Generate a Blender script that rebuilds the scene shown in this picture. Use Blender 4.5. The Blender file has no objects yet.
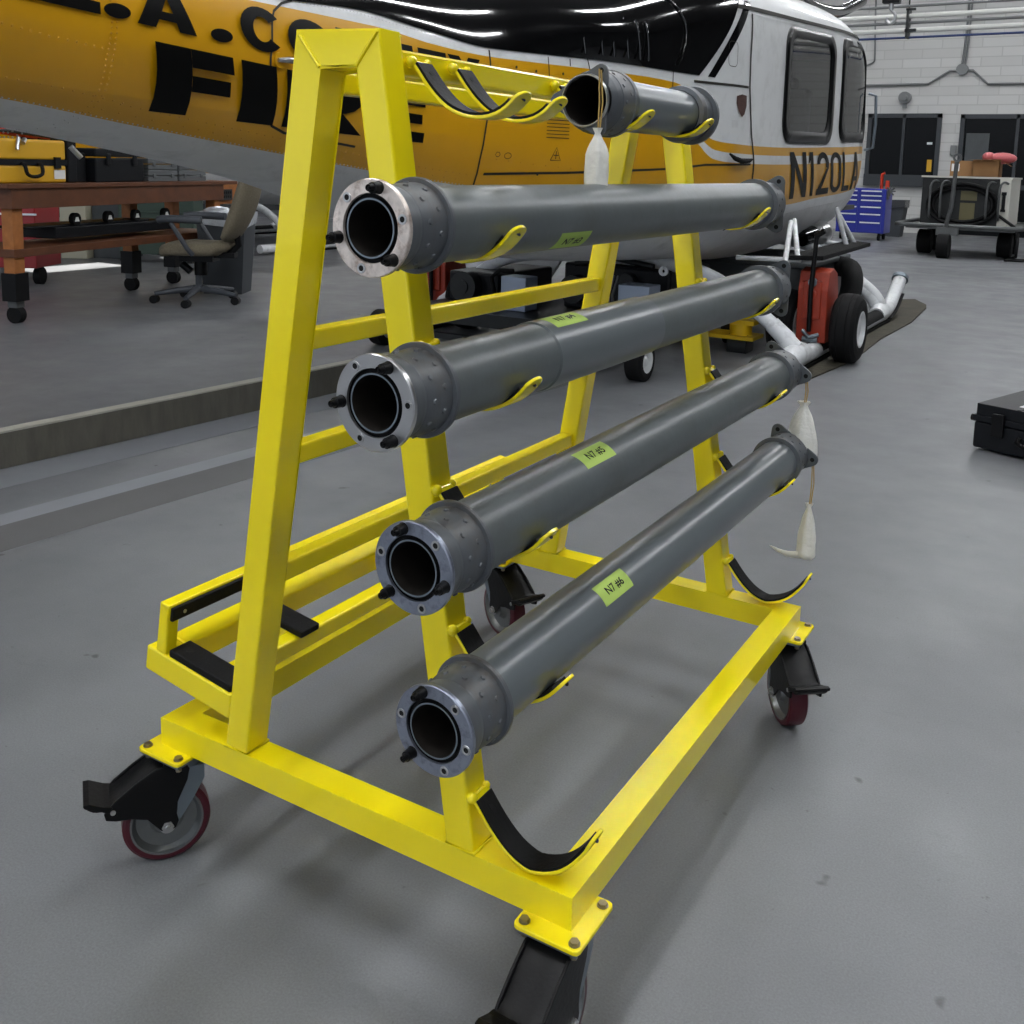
import bpy, bmesh, math, random
from mathutils import Vector, Matrix
random.seed(7)
PI = math.pi
scene = bpy.context.scene
col = scene.collection
V = Vector

# ------------------------------------------------------------------ materials
def lin(c):
    return tuple((x/12.92 if x <= .04045 else ((x+.055)/1.055)**2.4) for x in c)
MATS = {}
def mat(name, rgb, rough=.5, metal=0., var=0., vscale=8., bump=0., bscale=60., spec=.5, emit=0., alpha=1., coat=0., dark=None, darkscale=3., darkamt=.0, stretch=None):
    m = bpy.data.materials.new(name); m.use_nodes = True
    nt = m.node_tree; b = nt.nodes['Principled BSDF']
    c = lin([v/255. for v in rgb])
    b.inputs['Roughness'].default_value = rough
    b.inputs['Metallic'].default_value = metal
    b.inputs['Specular IOR Level'].default_value = spec
    b.inputs['Coat Weight'].default_value = coat
    b.inputs['Coat Roughness'].default_value = .08
    b.inputs['Base Color'].default_value = (*c, 1)
    if emit > 0:
        b.inputs['Emission Color'].default_value = (*c, 1)
        b.inputs['Emission Strength'].default_value = emit
    if alpha < 1:
        b.inputs['Alpha'].default_value = alpha
    co = None
    def coords():
        nonlocal co
        if co is None:
            tc = nt.nodes.new('ShaderNodeTexCoord'); co = tc.outputs['Object']
            if stretch:
                mp = nt.nodes.new('ShaderNodeMapping'); mp.inputs['Scale'].default_value = stretch
                nt.links.new(co, mp.inputs['Vector']); co = mp.outputs['Vector']
        return co
    src = None
    if var > 0:
        n = nt.nodes.new('ShaderNodeTexNoise'); n.inputs['Scale'].default_value = vscale; n.inputs['Detail'].default_value = 6; n.inputs['Roughness'].default_value = .6
        nt.links.new(coords(), n.inputs['Vector'])
        r = nt.nodes.new('ShaderNodeValToRGB')
        r.color_ramp.elements[0].position = .3; r.color_ramp.elements[1].position = .7
        r.color_ramp.elements[0].color = (*[x*(1-var) for x in c], 1); r.color_ramp.elements[1].color = (*[min(1, x*(1+var)) for x in c], 1)
        nt.links.new(n.outputs['Fac'], r.inputs['Fac']); src = r.outputs['Color']
    if dark is not None:
        n = nt.nodes.new('ShaderNodeTexNoise'); n.inputs['Scale'].default_value = darkscale; n.inputs['Detail'].default_value = 8; n.inputs['Roughness'].default_value = .7
        nt.links.new(coords(), n.inputs['Vector'])
        r = nt.nodes.new('ShaderNodeValToRGB')
        r.color_ramp.elements[0].position = .5; r.color_ramp.elements[1].position = .72
        r.color_ramp.elements[0].color = (0, 0, 0, 1); r.color_ramp.elements[1].color = (darkamt,)*3+(1,)
        nt.links.new(n.outputs['Fac'], r.inputs['Fac'])
        mx = nt.nodes.new('ShaderNodeMix'); mx.data_type = 'RGBA'
        nt.links.new(r.outputs['Color'], mx.inputs[0])
        if src is not None: nt.links.new(src, mx.inputs[6])
        else: mx.inputs[6].default_value = (*c, 1)
        mx.inputs[7].default_value = (*lin([v/255. for v in dark]), 1)
        src = mx.outputs[2]
    if src is not None: nt.links.new(src, b.inputs['Base Color'])
    if bump > 0:
        n = nt.nodes.new('ShaderNodeTexNoise'); n.inputs['Scale'].default_value = bscale; n.inputs['Detail'].default_value = 4
        nt.links.new(coords(), n.inputs['Vector'])
        bp = nt.nodes.new('ShaderNodeBump'); bp.inputs['Strength'].default_value = bump; bp.inputs['Distance'].default_value = .01
        nt.links.new(n.outputs['Fac'], bp.inputs['Height']); nt.links.new(bp.outputs['Normal'], b.inputs['Normal'])
    MATS[name] = m
    return m

# ------------------------------------------------------------------ objects
OFF = {}
def tagp(o, label=None, cat=None, group=None, kind=None):
    if label: o['label'] = label
    if cat: o['category'] = cat
    if group: o['group'] = group
    if kind: o['kind'] = kind
    return o
def thing(name, label, cat, loc=(0, 0, 0), rotz=0., group=None, world=False):
    o = bpy.data.objects.new(name, None); col.objects.link(o)
    o.empty_display_size = .1
    o.location = loc; o.rotation_euler = (0, 0, rotz)
    if world: OFF[o.name] = V(loc)
    return tagp(o, label, cat, group)

def frame(p0, p1, up=None):
    """orthonormal frame with z along p0->p1"""
    z = (V(p1)-V(p0)).normalized()
    a = V(up) if up is not None else (V((0, 0, 1)) if abs(z.z) < .95 else V((1, 0, 0)))
    x = a.cross(z).normalized(); y = z.cross(x)
    return x, y, z

class MB:
    def __init__(s):
        s.v = []; s.f = []; s.m = []; s.sm = []
    def add(s, vs, fs, mi=0, smooth=False):
        b = len(s.v); s.v += [V(p) for p in vs]
        for f in fs:
            s.f.append([b+i for i in f]); s.m.append(mi); s.sm.append(smooth)
        return s
    def box(s, c, d, mi=0, R=None):
        c = V(c); hx, hy, hz = d[0]/2, d[1]/2, d[2]/2
        P = [V((x, y, z)) for z in (-hz, hz) for y in (-hy, hy) for x in (-hx, hx)]
        if R is not None: P = [R @ p for p in P]
        return s.add([c+p for p in P], [(0, 2, 3, 1), (4, 5, 7, 6), (0, 1, 5, 4), (2, 6, 7, 3), (0, 4, 6, 2), (1, 3, 7, 5)], mi)
    def bx(s, x0, x1, y0, y1, z0, z1, mi=0):
        return s.box(((x0+x1)/2, (y0+y1)/2, (z0+z1)/2), (abs(x1-x0), abs(y1-y0), abs(z1-z0)), mi)
    def prism(s, pts, ext, mi=0, smooth=False):
        """planar polygon extruded by vector ext"""
        n = len(pts); e = V(ext)
        nrm = V((0, 0, 0))
        for i in range(n):
            a = V(pts[i]); b = V(pts[(i+1) % n]); nrm += a.cross(b)
        P = [V(p) for p in pts]
        if nrm.dot(e) > 0: P = P[::-1]
        b0 = P + [p+e for p in P]
        fs = [tuple(range(n)), tuple(range(2*n-1, n-1, -1))]
        s.add(b0, fs, mi)
        return s.add(b0, [((i+1) % n, i, n+i, n+(i+1) % n) for i in range(n)], mi, smooth)
    def cyl(s, p0, p1, r0, r1=None, n=20, mi=0, caps=True, smooth=True):
        r1 = r0 if r1 is None else r1
        x, y, z = frame(p0, p1); p0 = V(p0); p1 = V(p1)
        vs = []
        for p, r in ((p0, r0), (p1, r1)):
            for i in range(n):
                a = 2*PI*i/n; vs.append(p+x*(r*math.cos(a))+y*(r*math.sin(a)))
        s.add(vs, [(i, (i+1) % n, n+(i+1) % n, n+i) for i in range(n)], mi, smooth)
        if caps:
            s.add(vs, [tuple(range(n-1, -1, -1)), tuple(range(n, 2*n))], mi)
        return s
    def lathe(s, prof, o=(0, 0, 0), ax=(0, 0, 1), n=40, mi=0, smooth=True, mis=None):
        """prof: list of (h, r) along axis"""
        o = V(o); x, y, z = frame(o, o+V(ax))
        vs = []
        for h, r in prof:
            for i in range(n):
                a = 2*PI*i/n; vs.append(o+z*h+x*(r*math.cos(a))+y*(r*math.sin(a)))
        for k in range(len(prof)-1):
            m_ = mi if mis is None else mis[k]
            b = len(s.v)
            s.add([], [], m_)
            flat = []
            for i in range(n):
                flat.append((k*n+i, k*n+(i+1) % n, (k+1)*n+(i+1) % n, (k+1)*n+i))
            # separate vertices for each band -> crisp edges between bands
            idx = list(range(k*n, (k+2)*n))
            s.add([vs[j] for j in idx], [tuple(j-k*n for j in f) for f in flat], m_, smooth)
        return s
    def tube(s, path, r, n=10, mi=0, caps=True, closed=False, smooth=True):
        P = [V(p) for p in path]; m = len(P)
        R = r if isinstance(r, (list, tuple)) else [r]*m
        vs = []; px = None
        for i, p in enumerate(P):
            if closed: t = P[(i+1) % m]-P[(i-1) % m]
            else: t = P[min(i+1, m-1)]-P[max(i-1, 0)]
            t.normalize()
            if px is None:
                a = V((0, 0, 1)) if abs(t.z) < .9 else V((1, 0, 0))
                x = a.cross(t).normalized()
            else:
                x = (px-t*px.dot(t))
                x = x.normalized() if x.length > 1e-6 else px
            px = x; y = t.cross(x)
            for j in range(n):
                a = 2*PI*j/n; vs.append(p+x*(R[i]*math.cos(a))+y*(R[i]*math.sin(a)))
        fs = []
        for i in range(m if closed else m-1):
            k = (i+1) % m
            for j in range(n):
                fs.append((i*n+j, i*n+(j+1) % n, k*n+(j+1) % n, k*n+j))
        s.add(vs, fs, mi, smooth)
        if caps and not closed:
            s.add(vs, [tuple(range(n-1, -1, -1)), tuple(range((m-1)*n, m*n))], mi)
        return s
    def sphere(s, c, r, n=12, mi=0, sc=(1, 1, 1), lo=-1., hi=1.):
        c = V(c); m = max(4, n//2); vs = []; fs = []
        for i in range(m+1):
            ph = math.asin(max(-1, min(1, lo)))+(math.asin(max(-1, min(1, hi)))-math.asin(max(-1, min(1, lo))))*i/m
            for j in range(n):
                a = 2*PI*j/n
                vs.append(c+V((sc[0]*r*math.cos(ph)*math.cos(a), sc[1]*r*math.cos(ph)*math.sin(a), sc[2]*r*math.sin(ph))))
        for i in range(m):
            for j in range(n):
                fs.append((i*n+j, i*n+(j+1) % n, (i+1)*n+(j+1) % n, (i+1)*n+j))
        return s.add(vs, fs, mi, True)
    def ribbon(s, path, wdir, w, th, mi=0, smooth=True):
        """strip of width w along wdir, thickness th towards the left normal; path planar, perpendicular to wdir"""
        P = [V(p) for p in path]; W = V(wdir).normalized(); m = len(P); vs = []
        for i, p in enumerate(P):
            t = (P[min(i+1, m-1)]-P[max(i-1, 0)]).normalized()
            nrm = W.cross(t).normalized()
            for a, b in ((0, 0), (w, 0), (w, th), (0, th)):
                vs.append(p+W*a+nrm*b)
        for k, (a, b) in enumerate(((0, 1), (1, 2), (2, 3), (3, 0))):
            vv = []; ff = []
            for i in range(m): vv += [vs[i*4+a], vs[i*4+b]]
            for i in range(m-1): ff.append((2*i, 2*i+1, 2*i+3, 2*i+2))
            s.add(vv, ff, mi, smooth)
        s.add(vs, [(3, 2, 1, 0), ((m-1)*4, (m-1)*4+1, (m-1)*4+2, (m-1)*4+3)], mi)
        return s
    def xform(s, M):
        s.v = [M @ p for p in s.v]; return s
    def build(s, name, mats, parent=None, bevel=0., seg=2, kind=None, label=None, weld=False, fix=True):
        me = bpy.data.meshes.new(name)
        off = V((0, 0, 0))
        if parent is not None and parent.name in OFF: off = OFF[parent.name]
        me.from_pydata([tuple(p) for p in s.v], [], s.f)
        if not isinstance(mats, (list, tuple)): mats = [mats]
        for m in mats: me.materials.append(MATS[m] if isinstance(m, str) else m)
        me.polygons.foreach_set('material_index', s.m)
        me.polygons.foreach_set('use_smooth', s.sm)
        me.update()
        if fix:
            bm = bmesh.new(); bm.from_mesh(me)
            if weld or bevel > 0: bmesh.ops.remove_doubles(bm, verts=bm.verts, dist=1e-5)
            bmesh.ops.recalc_face_normals(bm, faces=bm.faces) if (weld or bevel > 0) else None
            bm.to_mesh(me); bm.free()
        o = bpy.data.objects.new(name, me); col.objects.link(o)
        if parent is not None:
            o.parent = parent; o.location = -off
        if bevel > 0:
            b = o.modifiers.new('bevel', 'BEVEL'); b.width = bevel; b.segments = seg; b.limit_method = 'ANGLE'; b.angle_limit = math.radians(40)
            b.harden_normals = False
        if kind: o['kind'] = kind
        if label: o['label'] = label
        return o

def cpy(o, parent=None):
    c = o.copy(); col.objects.link(c)
    if parent is not None: c.parent = parent
    for ch in list(o.children): cpy(ch, c)
    return c

def text_mb(body, bold=.0, shear=0.):
    """text as flat triangles in the unit frame (x right, y up), normalised to width 1 and height 1"""
    cu = bpy.data.curves.new('lettering', 'FONT'); cu.body = body; cu.size = 1; cu.offset = bold; cu.resolution_u = 6; cu.shear = shear
    ob = bpy.data.objects.new('lettering', cu); col.objects.link(ob)
    dg = bpy.context.evaluated_depsgraph_get(); dg.update()
    me = bpy.data.meshes.new_from_object(ob.evaluated_get(dg))
    vs = [V(v.co) for v in me.vertices]; fs = [tuple(p.vertices) for p in me.polygons]
    bpy.data.objects.remove(ob); bpy.data.curves.remove(cu); bpy.data.meshes.remove(me)
    x0 = min(v.x for v in vs); x1 = max(v.x for v in vs); y0 = min(v.y for v in vs); y1 = max(v.y for v in vs)
    return [((v.x-x0)/(x1-x0), (v.y-y0)/(y1-y0)) for v in vs], fs, (x1-x0)/(y1-y0)

# ------------------------------------------------------------------ palette
mat('yellow_paint', (250, 229, 14), .24, 0, var=.03, vscale=5, bump=.04, bscale=40, coat=.3)
mat('grey_primer', (90, 96, 97), .36, 0, var=.10, vscale=7, bump=.03, bscale=50, dark=(74, 74, 68), darkscale=6, darkamt=.6)
mat('grey_primer_new', (98, 104, 107), .28, 0, var=.05, vscale=5)
mat('grey_collar', (88, 92, 96), .45, .1, var=.12, vscale=14, dark=(84, 74, 58), darkscale=14, darkamt=.8)
mat('tube_inside', (30, 26, 22), .6, .3, var=.4, vscale=20)
mat('scuffed_steel', (222, 210, 200), .36, .6, var=.25, vscale=50, dark=(120, 88, 64), darkscale=38, darkamt=.95)
mat('bright_steel', (190, 190, 190), .28, .9)
mat('blue_steel', (150, 156, 170), .38, .85, var=.15, vscale=20, dark=(84, 86, 96), darkscale=45, darkamt=.8)
mat('black_rubber', (14, 14, 15), .6, 0, bump=.1, bscale=150, spec=.18)
mat('black_plastic', (14, 14, 15), .4, 0, bump=.06, bscale=120, spec=.2)
mat('black_gloss', (8, 8, 9), .12, 0, coat=.6)
mat('maroon_tyre', (74, 10, 27), .38)
mat('cast_aluminium', (128, 130, 130), .42, .7, var=.08, vscale=20)
mat('zinc_steel', (128, 138, 146), .38, .75, var=.06, vscale=12)
mat('brass_zinc', (150, 140, 118), .35, .9)
mat('white_cloth', (226, 224, 216), .9, 0, var=.08, vscale=18, bump=.3, bscale=90)
mat('string_tan', (176, 146, 84), .9)
mat('green_tape', (178, 206, 100), .7, 0, var=.05)
mat('ink_black', (8, 8, 8), .4, spec=.12)
mat('white_paper', (226, 226, 224), .6)
mat('hole_black', (6, 6, 6), .9)
# ------------------------------------------------------------------ camera
cam_d = bpy.data.cameras.new('camera'); cam = bpy.data.objects.new('camera', cam_d); col.objects.link(cam)
yaw, pitch, roll = -.5295, -.1444, .0261
cy_, sy_, cp_, sp_ = math.cos(yaw), math.sin(yaw), math.cos(pitch), math.sin(pitch)
F = V((sy_*cp_, cy_*cp_, sp_)); r_ = V((cy_, -sy_, 0)); u_ = r_.cross(F)
Rv = r_*math.cos(roll)+u_*math.sin(roll); Uv = -r_*math.sin(roll)+u_*math.cos(roll)
M = Matrix((Rv, Uv, -F)).transposed().to_4x4(); M.translation = V((1.4321, -1.1336, 1.2793))
cam.matrix_world = M
cam_d.sensor_width = 36; cam_d.sensor_height = 36; cam_d.lens = 1004.8/1024*36
cam_d.shift_x = -(535.8-512)/1024; cam_d.shift_y = (311.36-512)/1024
cam_d.clip_start = .02; cam_d.clip_end = 200
scene.camera = cam
scene.view_settings.view_transform = 'Standard'; scene.view_settings.look = 'None'
scene.view_settings.exposure = .80; scene.view_settings.gamma = 1; scene.view_settings.use_curve_mapping = False

# ------------------------------------------------------------------ floor material
def floor_mat():
    m = bpy.data.materials.new('sealed_concrete'); m.use_nodes = True; nt = m.node_tree; b = nt.nodes['Principled BSDF']
    tc = nt.nodes.new('ShaderNodeTexCoord')
    def noise(s, d=6, r=.6, st=None):
        n = nt.nodes.new('ShaderNodeTexNoise'); n.inputs['Scale'].default_value = s; n.inputs['Detail'].default_value = d; n.inputs['Roughness'].default_value = r
        if st:
            mp = nt.nodes.new('ShaderNodeMapping'); mp.inputs['Scale'].default_value = st; nt.links.new(tc.outputs['Object'], mp.inputs['Vector']); nt.links.new(mp.outputs['Vector'], n.inputs['Vector'])
        else: nt.links.new(tc.outputs['Object'], n.inputs['Vector'])
        return n.outputs['Fac']
    def ramp(src, p0, c0, p1, c1):
        r = nt.nodes.new('ShaderNodeValToRGB'); e = r.color_ramp.elements
        e[0].position = p0; e[0].color = (*c0, 1); e[1].position = p1; e[1].color = (*c1, 1); nt.links.new(src, r.inputs['Fac']); return r.outputs['Color']
    def mix(f, a, bb, mode='MIX'):
        x = nt.nodes.new('ShaderNodeMix'); x.data_type = 'RGBA'; x.blend_type = mode
        if isinstance(f, float): x.inputs[0].default_value = f
        else: nt.links.new(f, x.inputs[0])
        nt.links.new(a, x.inputs[6])
        if isinstance(bb, tuple): x.inputs[7].default_value = (*bb, 1)
        else: nt.links.new(bb, x.inputs[7])
        return x.outputs[2]
    base = ramp(noise(.9, 8, .62), .3, lin((.415, .422, .433)), .7, lin((.478, .486, .498)))
    fine = ramp(noise(240, 3, .7), .3, (.8, .8, .8), .7, (1.1, 1.1, 1.1))
    c = mix(1.0, base, fine, 'MULTIPLY')
    st = ramp(noise(2.6, 9, .75, (1, 2.2, 1)), .60, (0, 0, 0), .74, (.35, .35, .35))
    c = mix(st, c, lin((.31, .32, .33)))
    sp = ramp(noise(11, 2, .5), .735, (0, 0, 0), .775, (.75, .75, .75))
    c = mix(sp, c, lin((.22, .22, .22)))
    sp2 = ramp(noise(38, 3, .6), .70, (0, 0, 0), .76, (.55, .55, .55)); c = mix(sp2, c, lin((.27, .27, .27)))
    nt.links.new(c, b.inputs['Base Color'])
    rr = ramp(noise(3, 6), .3, (.34,)*3, .7, (.52,)*3); nt.links.new(rr, b.inputs['Roughness'])
    bp = nt.nodes.new('ShaderNodeBump'); bp.inputs['Strength'].default_value = .06; bp.inputs['Distance'].default_value = .004
    nt.links.new(noise(90, 4), bp.inputs['Height']); nt.links.new(bp.outputs['Normal'], b.inputs['Normal'])
    MATS['floor'] = m
floor_mat()
def block_mat():
    m = bpy.data.materials.new('painted_block'); m.use_nodes = True; nt = m.node_tree; b = nt.nodes['Principled BSDF']
    tc = nt.nodes.new('ShaderNodeTexCoord'); mp = nt.nodes.new('ShaderNodeMapping'); mp.inputs['Rotation'].default_value = (PI/2, 0, 0)
    nt.links.new(tc.outputs['Object'], mp.inputs['Vector'])
    br = nt.nodes.new('ShaderNodeTexBrick'); br.inputs['Scale'].default_value = 1; br.inputs['Brick Width'].default_value = .8; br.inputs['Row Height'].default_value = .2; br.inputs['Mortar Size'].default_value = .012
    br.inputs['Color1'].default_value = (*lin((.74, .74, .73)), 1); br.inputs['Color2'].default_value = (*lin((.78, .78, .77)), 1); br.inputs['Mortar'].default_value = (*lin((.70, .70, .69)), 1)
    nt.links.new(mp.outputs['Vector'], br.inputs['Vector']); nt.links.new(br.outputs['Color'], b.inputs['Base Color'])
    b.inputs['Roughness'].default_value = .55
    bp = nt.nodes.new('ShaderNodeBump'); bp.inputs['Strength'].default_value = .2; bp.inputs['Distance'].default_value = .01; bp.invert = True
    nt.links.new(br.outputs['Fac'], bp.inputs['Height']); nt.links.new(bp.outputs['Normal'], b.inputs['Normal'])
    MATS['block'] = m
block_mat()
mat('dark_wall', (58, 60, 62), .8, var=.1, vscale=1)
mat('ceiling_white', (96, 96, 96), .8)
mat('lamp', (250, 252, 255), .5, emit=28.)
mat('window_frame', (52, 56, 60), .45)
mat('dark_glass', (14, 16, 18), .25, spec=.15)
mat('conduit', (120, 122, 122), .5, .3)
mat('pipe_white', (220, 220, 214), .4)
mat('pipe_blue', (40, 60, 110), .5)

def struct(name, mb, mats, parent=None, **k):
    return mb.build(name, mats, parent, kind='structure' if parent is None else None, **k)

YW = 22.5
struct('floor', MB().bx(-22, 12, -10, YW+.2, -.2, 0), 'floor')
struct('ceiling', MB().bx(-22, 12, -10, YW+.2, 7.5, 7.7), 'ceiling_white')
struct('wall_back', MB().bx(-22, 12, YW, YW+.2, 0, 7.5), 'block')
# ------------------------------------------------------------------ the yellow rack
DZ = .016
W, L, T = .8526, 1.130, .0508
ZB = .200; ZT = ZB+T; H = 1.448
A0, A1 = .1661, .3511
TH = .0537
rack = thing('tube_rack', 'yellow welded steel A-frame rack on four braked casters carrying grey metal tubes', 'rack', (0, 0, DZ))
def mir(x): return W-x
def lx(z): return A0+(A1-A0)*(z-ZT)/(H-ZT)     # outer face of the left leg
SL = (A1-A0)/(H-ZT)

b = MB()
b.bx(0, W, 0, T, ZB, ZT); b.bx(0, W, L-T, L, ZB, ZT)
b.bx(0, T, T, L-T, ZB, ZT); b.bx(W-T, W, T, L-T, ZB, ZT)
b.build('base_frame', 'yellow_paint', rack, bevel=.0045, seg=3)
def end_frame(y):
    e = MB()
    for f in (lambda x: x, mir):
        e.prism([(f(A0), y, ZT), (f(A0+T), y, ZT), (f(A1+.0425), y, H-TH), (f(A1), y, H)], (0, T, 0))
    e.prism([(A1, y, H), (mir(A1), y, H), (mir(A1+.0425), y, H-TH), (A1+.0425, y, H-TH)], (0, T, 0))
    o = e.build('end_frame', 'yellow_paint', rack, bevel=.0045, seg=3)
    for f in (lambda x: x, mir):
        for yy in (y-.0005, y+T+.0005):
            w = MB(); w.tube([(f(A1+.002), yy, H-.004), (f(A1+.0405), yy, H-TH+.003)], .0028, 8); w.build('weld_bead', 'yellow_paint', o)
        q = [(f(A0), y), (f(A0+T), y), (f(A0+T), y+T), (f(A0), y+T)]
        w = MB(); w.tube([(x, yy, ZT+.0015) for x, yy in q], .0032, 8, closed=True); w.build('weld_bead', 'yellow_paint', o)
    return o
end_frame(0); end_frame(L-T)
# longitudinal bars on the left legs and along the top
def bar(x0, x1, z0, z1, y0=T, y1=L-T):
    return MB().bx(x0, x1, y0, y1, z0, z1).build('cross_bar', 'yellow_paint', rack, bevel=.004)
for zt in (.992, .797, .585):
    x = lx(zt-.015)+.008
    bar(x, x+.033, zt-.033, zt)
bar(.345, .378, 1.363, 1.397)
bar(mir(A1)-.040, mir(A1)+.001, 1.386, 1.424)

# hooks
HP = [(0, 0), (.0115, -.0135), (.023, -.0280), (.036, -.0425), (.050, -.0555), (.065, -.0665), (.083, -.0750), (.103, -.0800), (.127, -.0797), (.150, -.0735), (.168, -.0625), (.181, -.0500), (.192, -.0375), (.198, -.0270), (.207, -.013)]
def smooth_path(P, n=3):
    out = []
    for i in range(len(P)-1):
        p0 = P[max(i-1, 0)]; p1 = P[i]; p2 = P[i+1]; p3 = P[min(i+2, len(P)-1)]
        for k in range(n):
            t = k/n
            out.append(tuple(.5*((2*p1[j])+(-p0[j]+p2[j])*t+(2*p0[j]-5*p1[j]+4*p2[j]-p3[j])*t*t+(-p0[j]+3*p1[j]-3*p2[j]+p3[j])*t**3) for j in range(len(p1))))
    out.append(tuple(P[-1])); return out
HPS = smooth_path(HP[:-3], 2); HPL = smooth_path(HP[:-1], 2); HT = -.005
def hook(x, z, y, w=.040, tip=0., last=None):
    P = []
    for i, (a, c) in enumerate(HPL if last else HPS):
        k = max(0., (a-.10)/.104)
        P.append((x+a, y, z+c+tip*k))
    h = MB(); h.ribbon(P, (0, 1, 0), w, HT, smooth=False)
    h.sphere((x+.002, y+.001, z+.001), .0085, 12); h.sphere((x+.002, y+w-.001, z+.001), .0065, 10)
    h.tube([(x+.0, y, z-.004), (x+.0, y+w, z-.004)], .006, 8)
    # rounded tip 
    q = V(P[-1]); t = (V(P[-1])-V(P[-2])).normalized(); nrm = V((0, 1, 0)).cross(t).normalized()
    poly = [q+V((0, w/2-w/2*math.cos(a), 0))+t*(w*.34*math.sin(a)) for a in [PI*i/12 for i in range(13)]]
    h.prism(poly, nrm*HT)
    o = h.build('hook', 'yellow_paint', rack, bevel=.0012)
    # liner on the inner side
    Pl = P[1:-1]; l = MB(); NR = [V((0, 1, 0)).cross((V(P[i+2])-V(P[i])).normalized())*HT for i in range(len(Pl))]; l.ribbon([tuple(V((p[0], y+.0015, p[2]))+o_) for p, o_ in zip(Pl, NR)], (0, 1, 0), w-.003, -.004)
    lo = l.build('rubber_liner', 'black_rubber', o)
    s = MB(); c = V(P[3]); tt = (V(P[4])-V(P[2])).normalized(); nn = V((0, 1, 0)).cross(tt).normalized()
    c0 = c+V((0, w/2, 0))+nn*(HT-.0041)
    s.cyl(c0+nn*.003, c0-nn*.0004, .0042, n=12)
    s.build('screw_hole', 'hole_black', o); s = MB(); c1 = q+V((0, w/2, 0))+t*.002
    s.cyl(c1-nn*.0002, c1+nn*.0006, .0042, n=12, mi=0)
    s.build('screw_hole', 'hole_black', o)
    return o
lev = [1.206, 1.002, .794, .588, .336]
tips = [.018, .018, .017, .016, .026]
for yy in (.004, L-T+.004):
    for zz, tp in zip(lev, tips):
        hook(mir(lx(zz))+.003, zz, yy, tip=tp, last=zz < .5)
for yy in (.060, .165, .485, .775):
    hook(.5105, 1.407, yy, tip=-.006)

# left tray (leans square to the left leg)
th = math.atan(SL); ct, st = math.cos(th), math.sin(th)
def tp(u, y, v): return V((lx(.35)-u*ct+v*st, y, .35+u*st+v*ct))
def tbox(m, u0, u1, y0, y1, v0, v1, mi=0):
    P = [tp(u, y, v) for v in (v0, v1) for y in (y0, y1) for u in (u1, u0)]
    return m.add(P, [(0, 2, 3, 1), (4, 5, 7, 6), (0, 1, 5, 4), (2, 6, 7, 3), (0, 4, 6, 2), (1, 3, 7, 5)], mi)
t = MB()
tbox(t, -.001, .216, 0, T, -.048, 0); tbox(t, -.001, .216, L-T, L, -.048, 0)
tbox(t, .166, .2155, T, L-T, -.048, -.0003); tbox(t, .050, .082, T, L-T, -.042, -.006)
tbox(t, .080, .167, .215, .265, -.040, -.004)
tbox(t, .066, .167, .60, .65, -.040, -.004)
tray = t.build('side_tray', 'yellow_paint', rack, bevel=.004)
t = MB()
for y in (.0, L-.027): tbox(t, .1675, .1925, y+.001, y+.026, 0, .072)
tbox(t, .1675, .1925, .001, L-.001, .072, .097)
rail = t.build('tray_rail', 'yellow_paint', tray, bevel=.003)
t = MB(); tbox(t, .160, .1675, .004, .46, .067, .093); tbox(t, .160, .1675, .50, L-.01, .067, .093)
t.build('rail_strip', 'black_rubber', tray, bevel=.002)
def pad(u0, u1, y0, y1, z=0):
    m = MB(); tbox(m, u0, u1, y0, y1, z, z+.014)
    o = m.build('rubber_pad', 'black_rubber', tray, bevel=.003)
    n = 3
    for i in range(n):
        h = MB(); u = u0+(u1-u0)*(i+.5)/n; c = tp(u, (y0+y1)/2, z+.0141); d = tp(u, (y0+y1)/2, z+.0146)
        h.cyl(c, d, .0058, n=12); h.build('screw_hole', 'hole_black', o)
pad(.004, .160, .002, .049); pad(.040, .160, .214, .264, -.004); pad(.004, .160, L-T+.002, L-.002); pad(.068, .158, .605, .645, -.004)
s = MB(); c = tp(.1598, .03, .08); d = tp(.1583, .03, .08); s.cyl(c, d, .0035, n=10); s.build('screw', 'bright_steel', tray)

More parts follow.
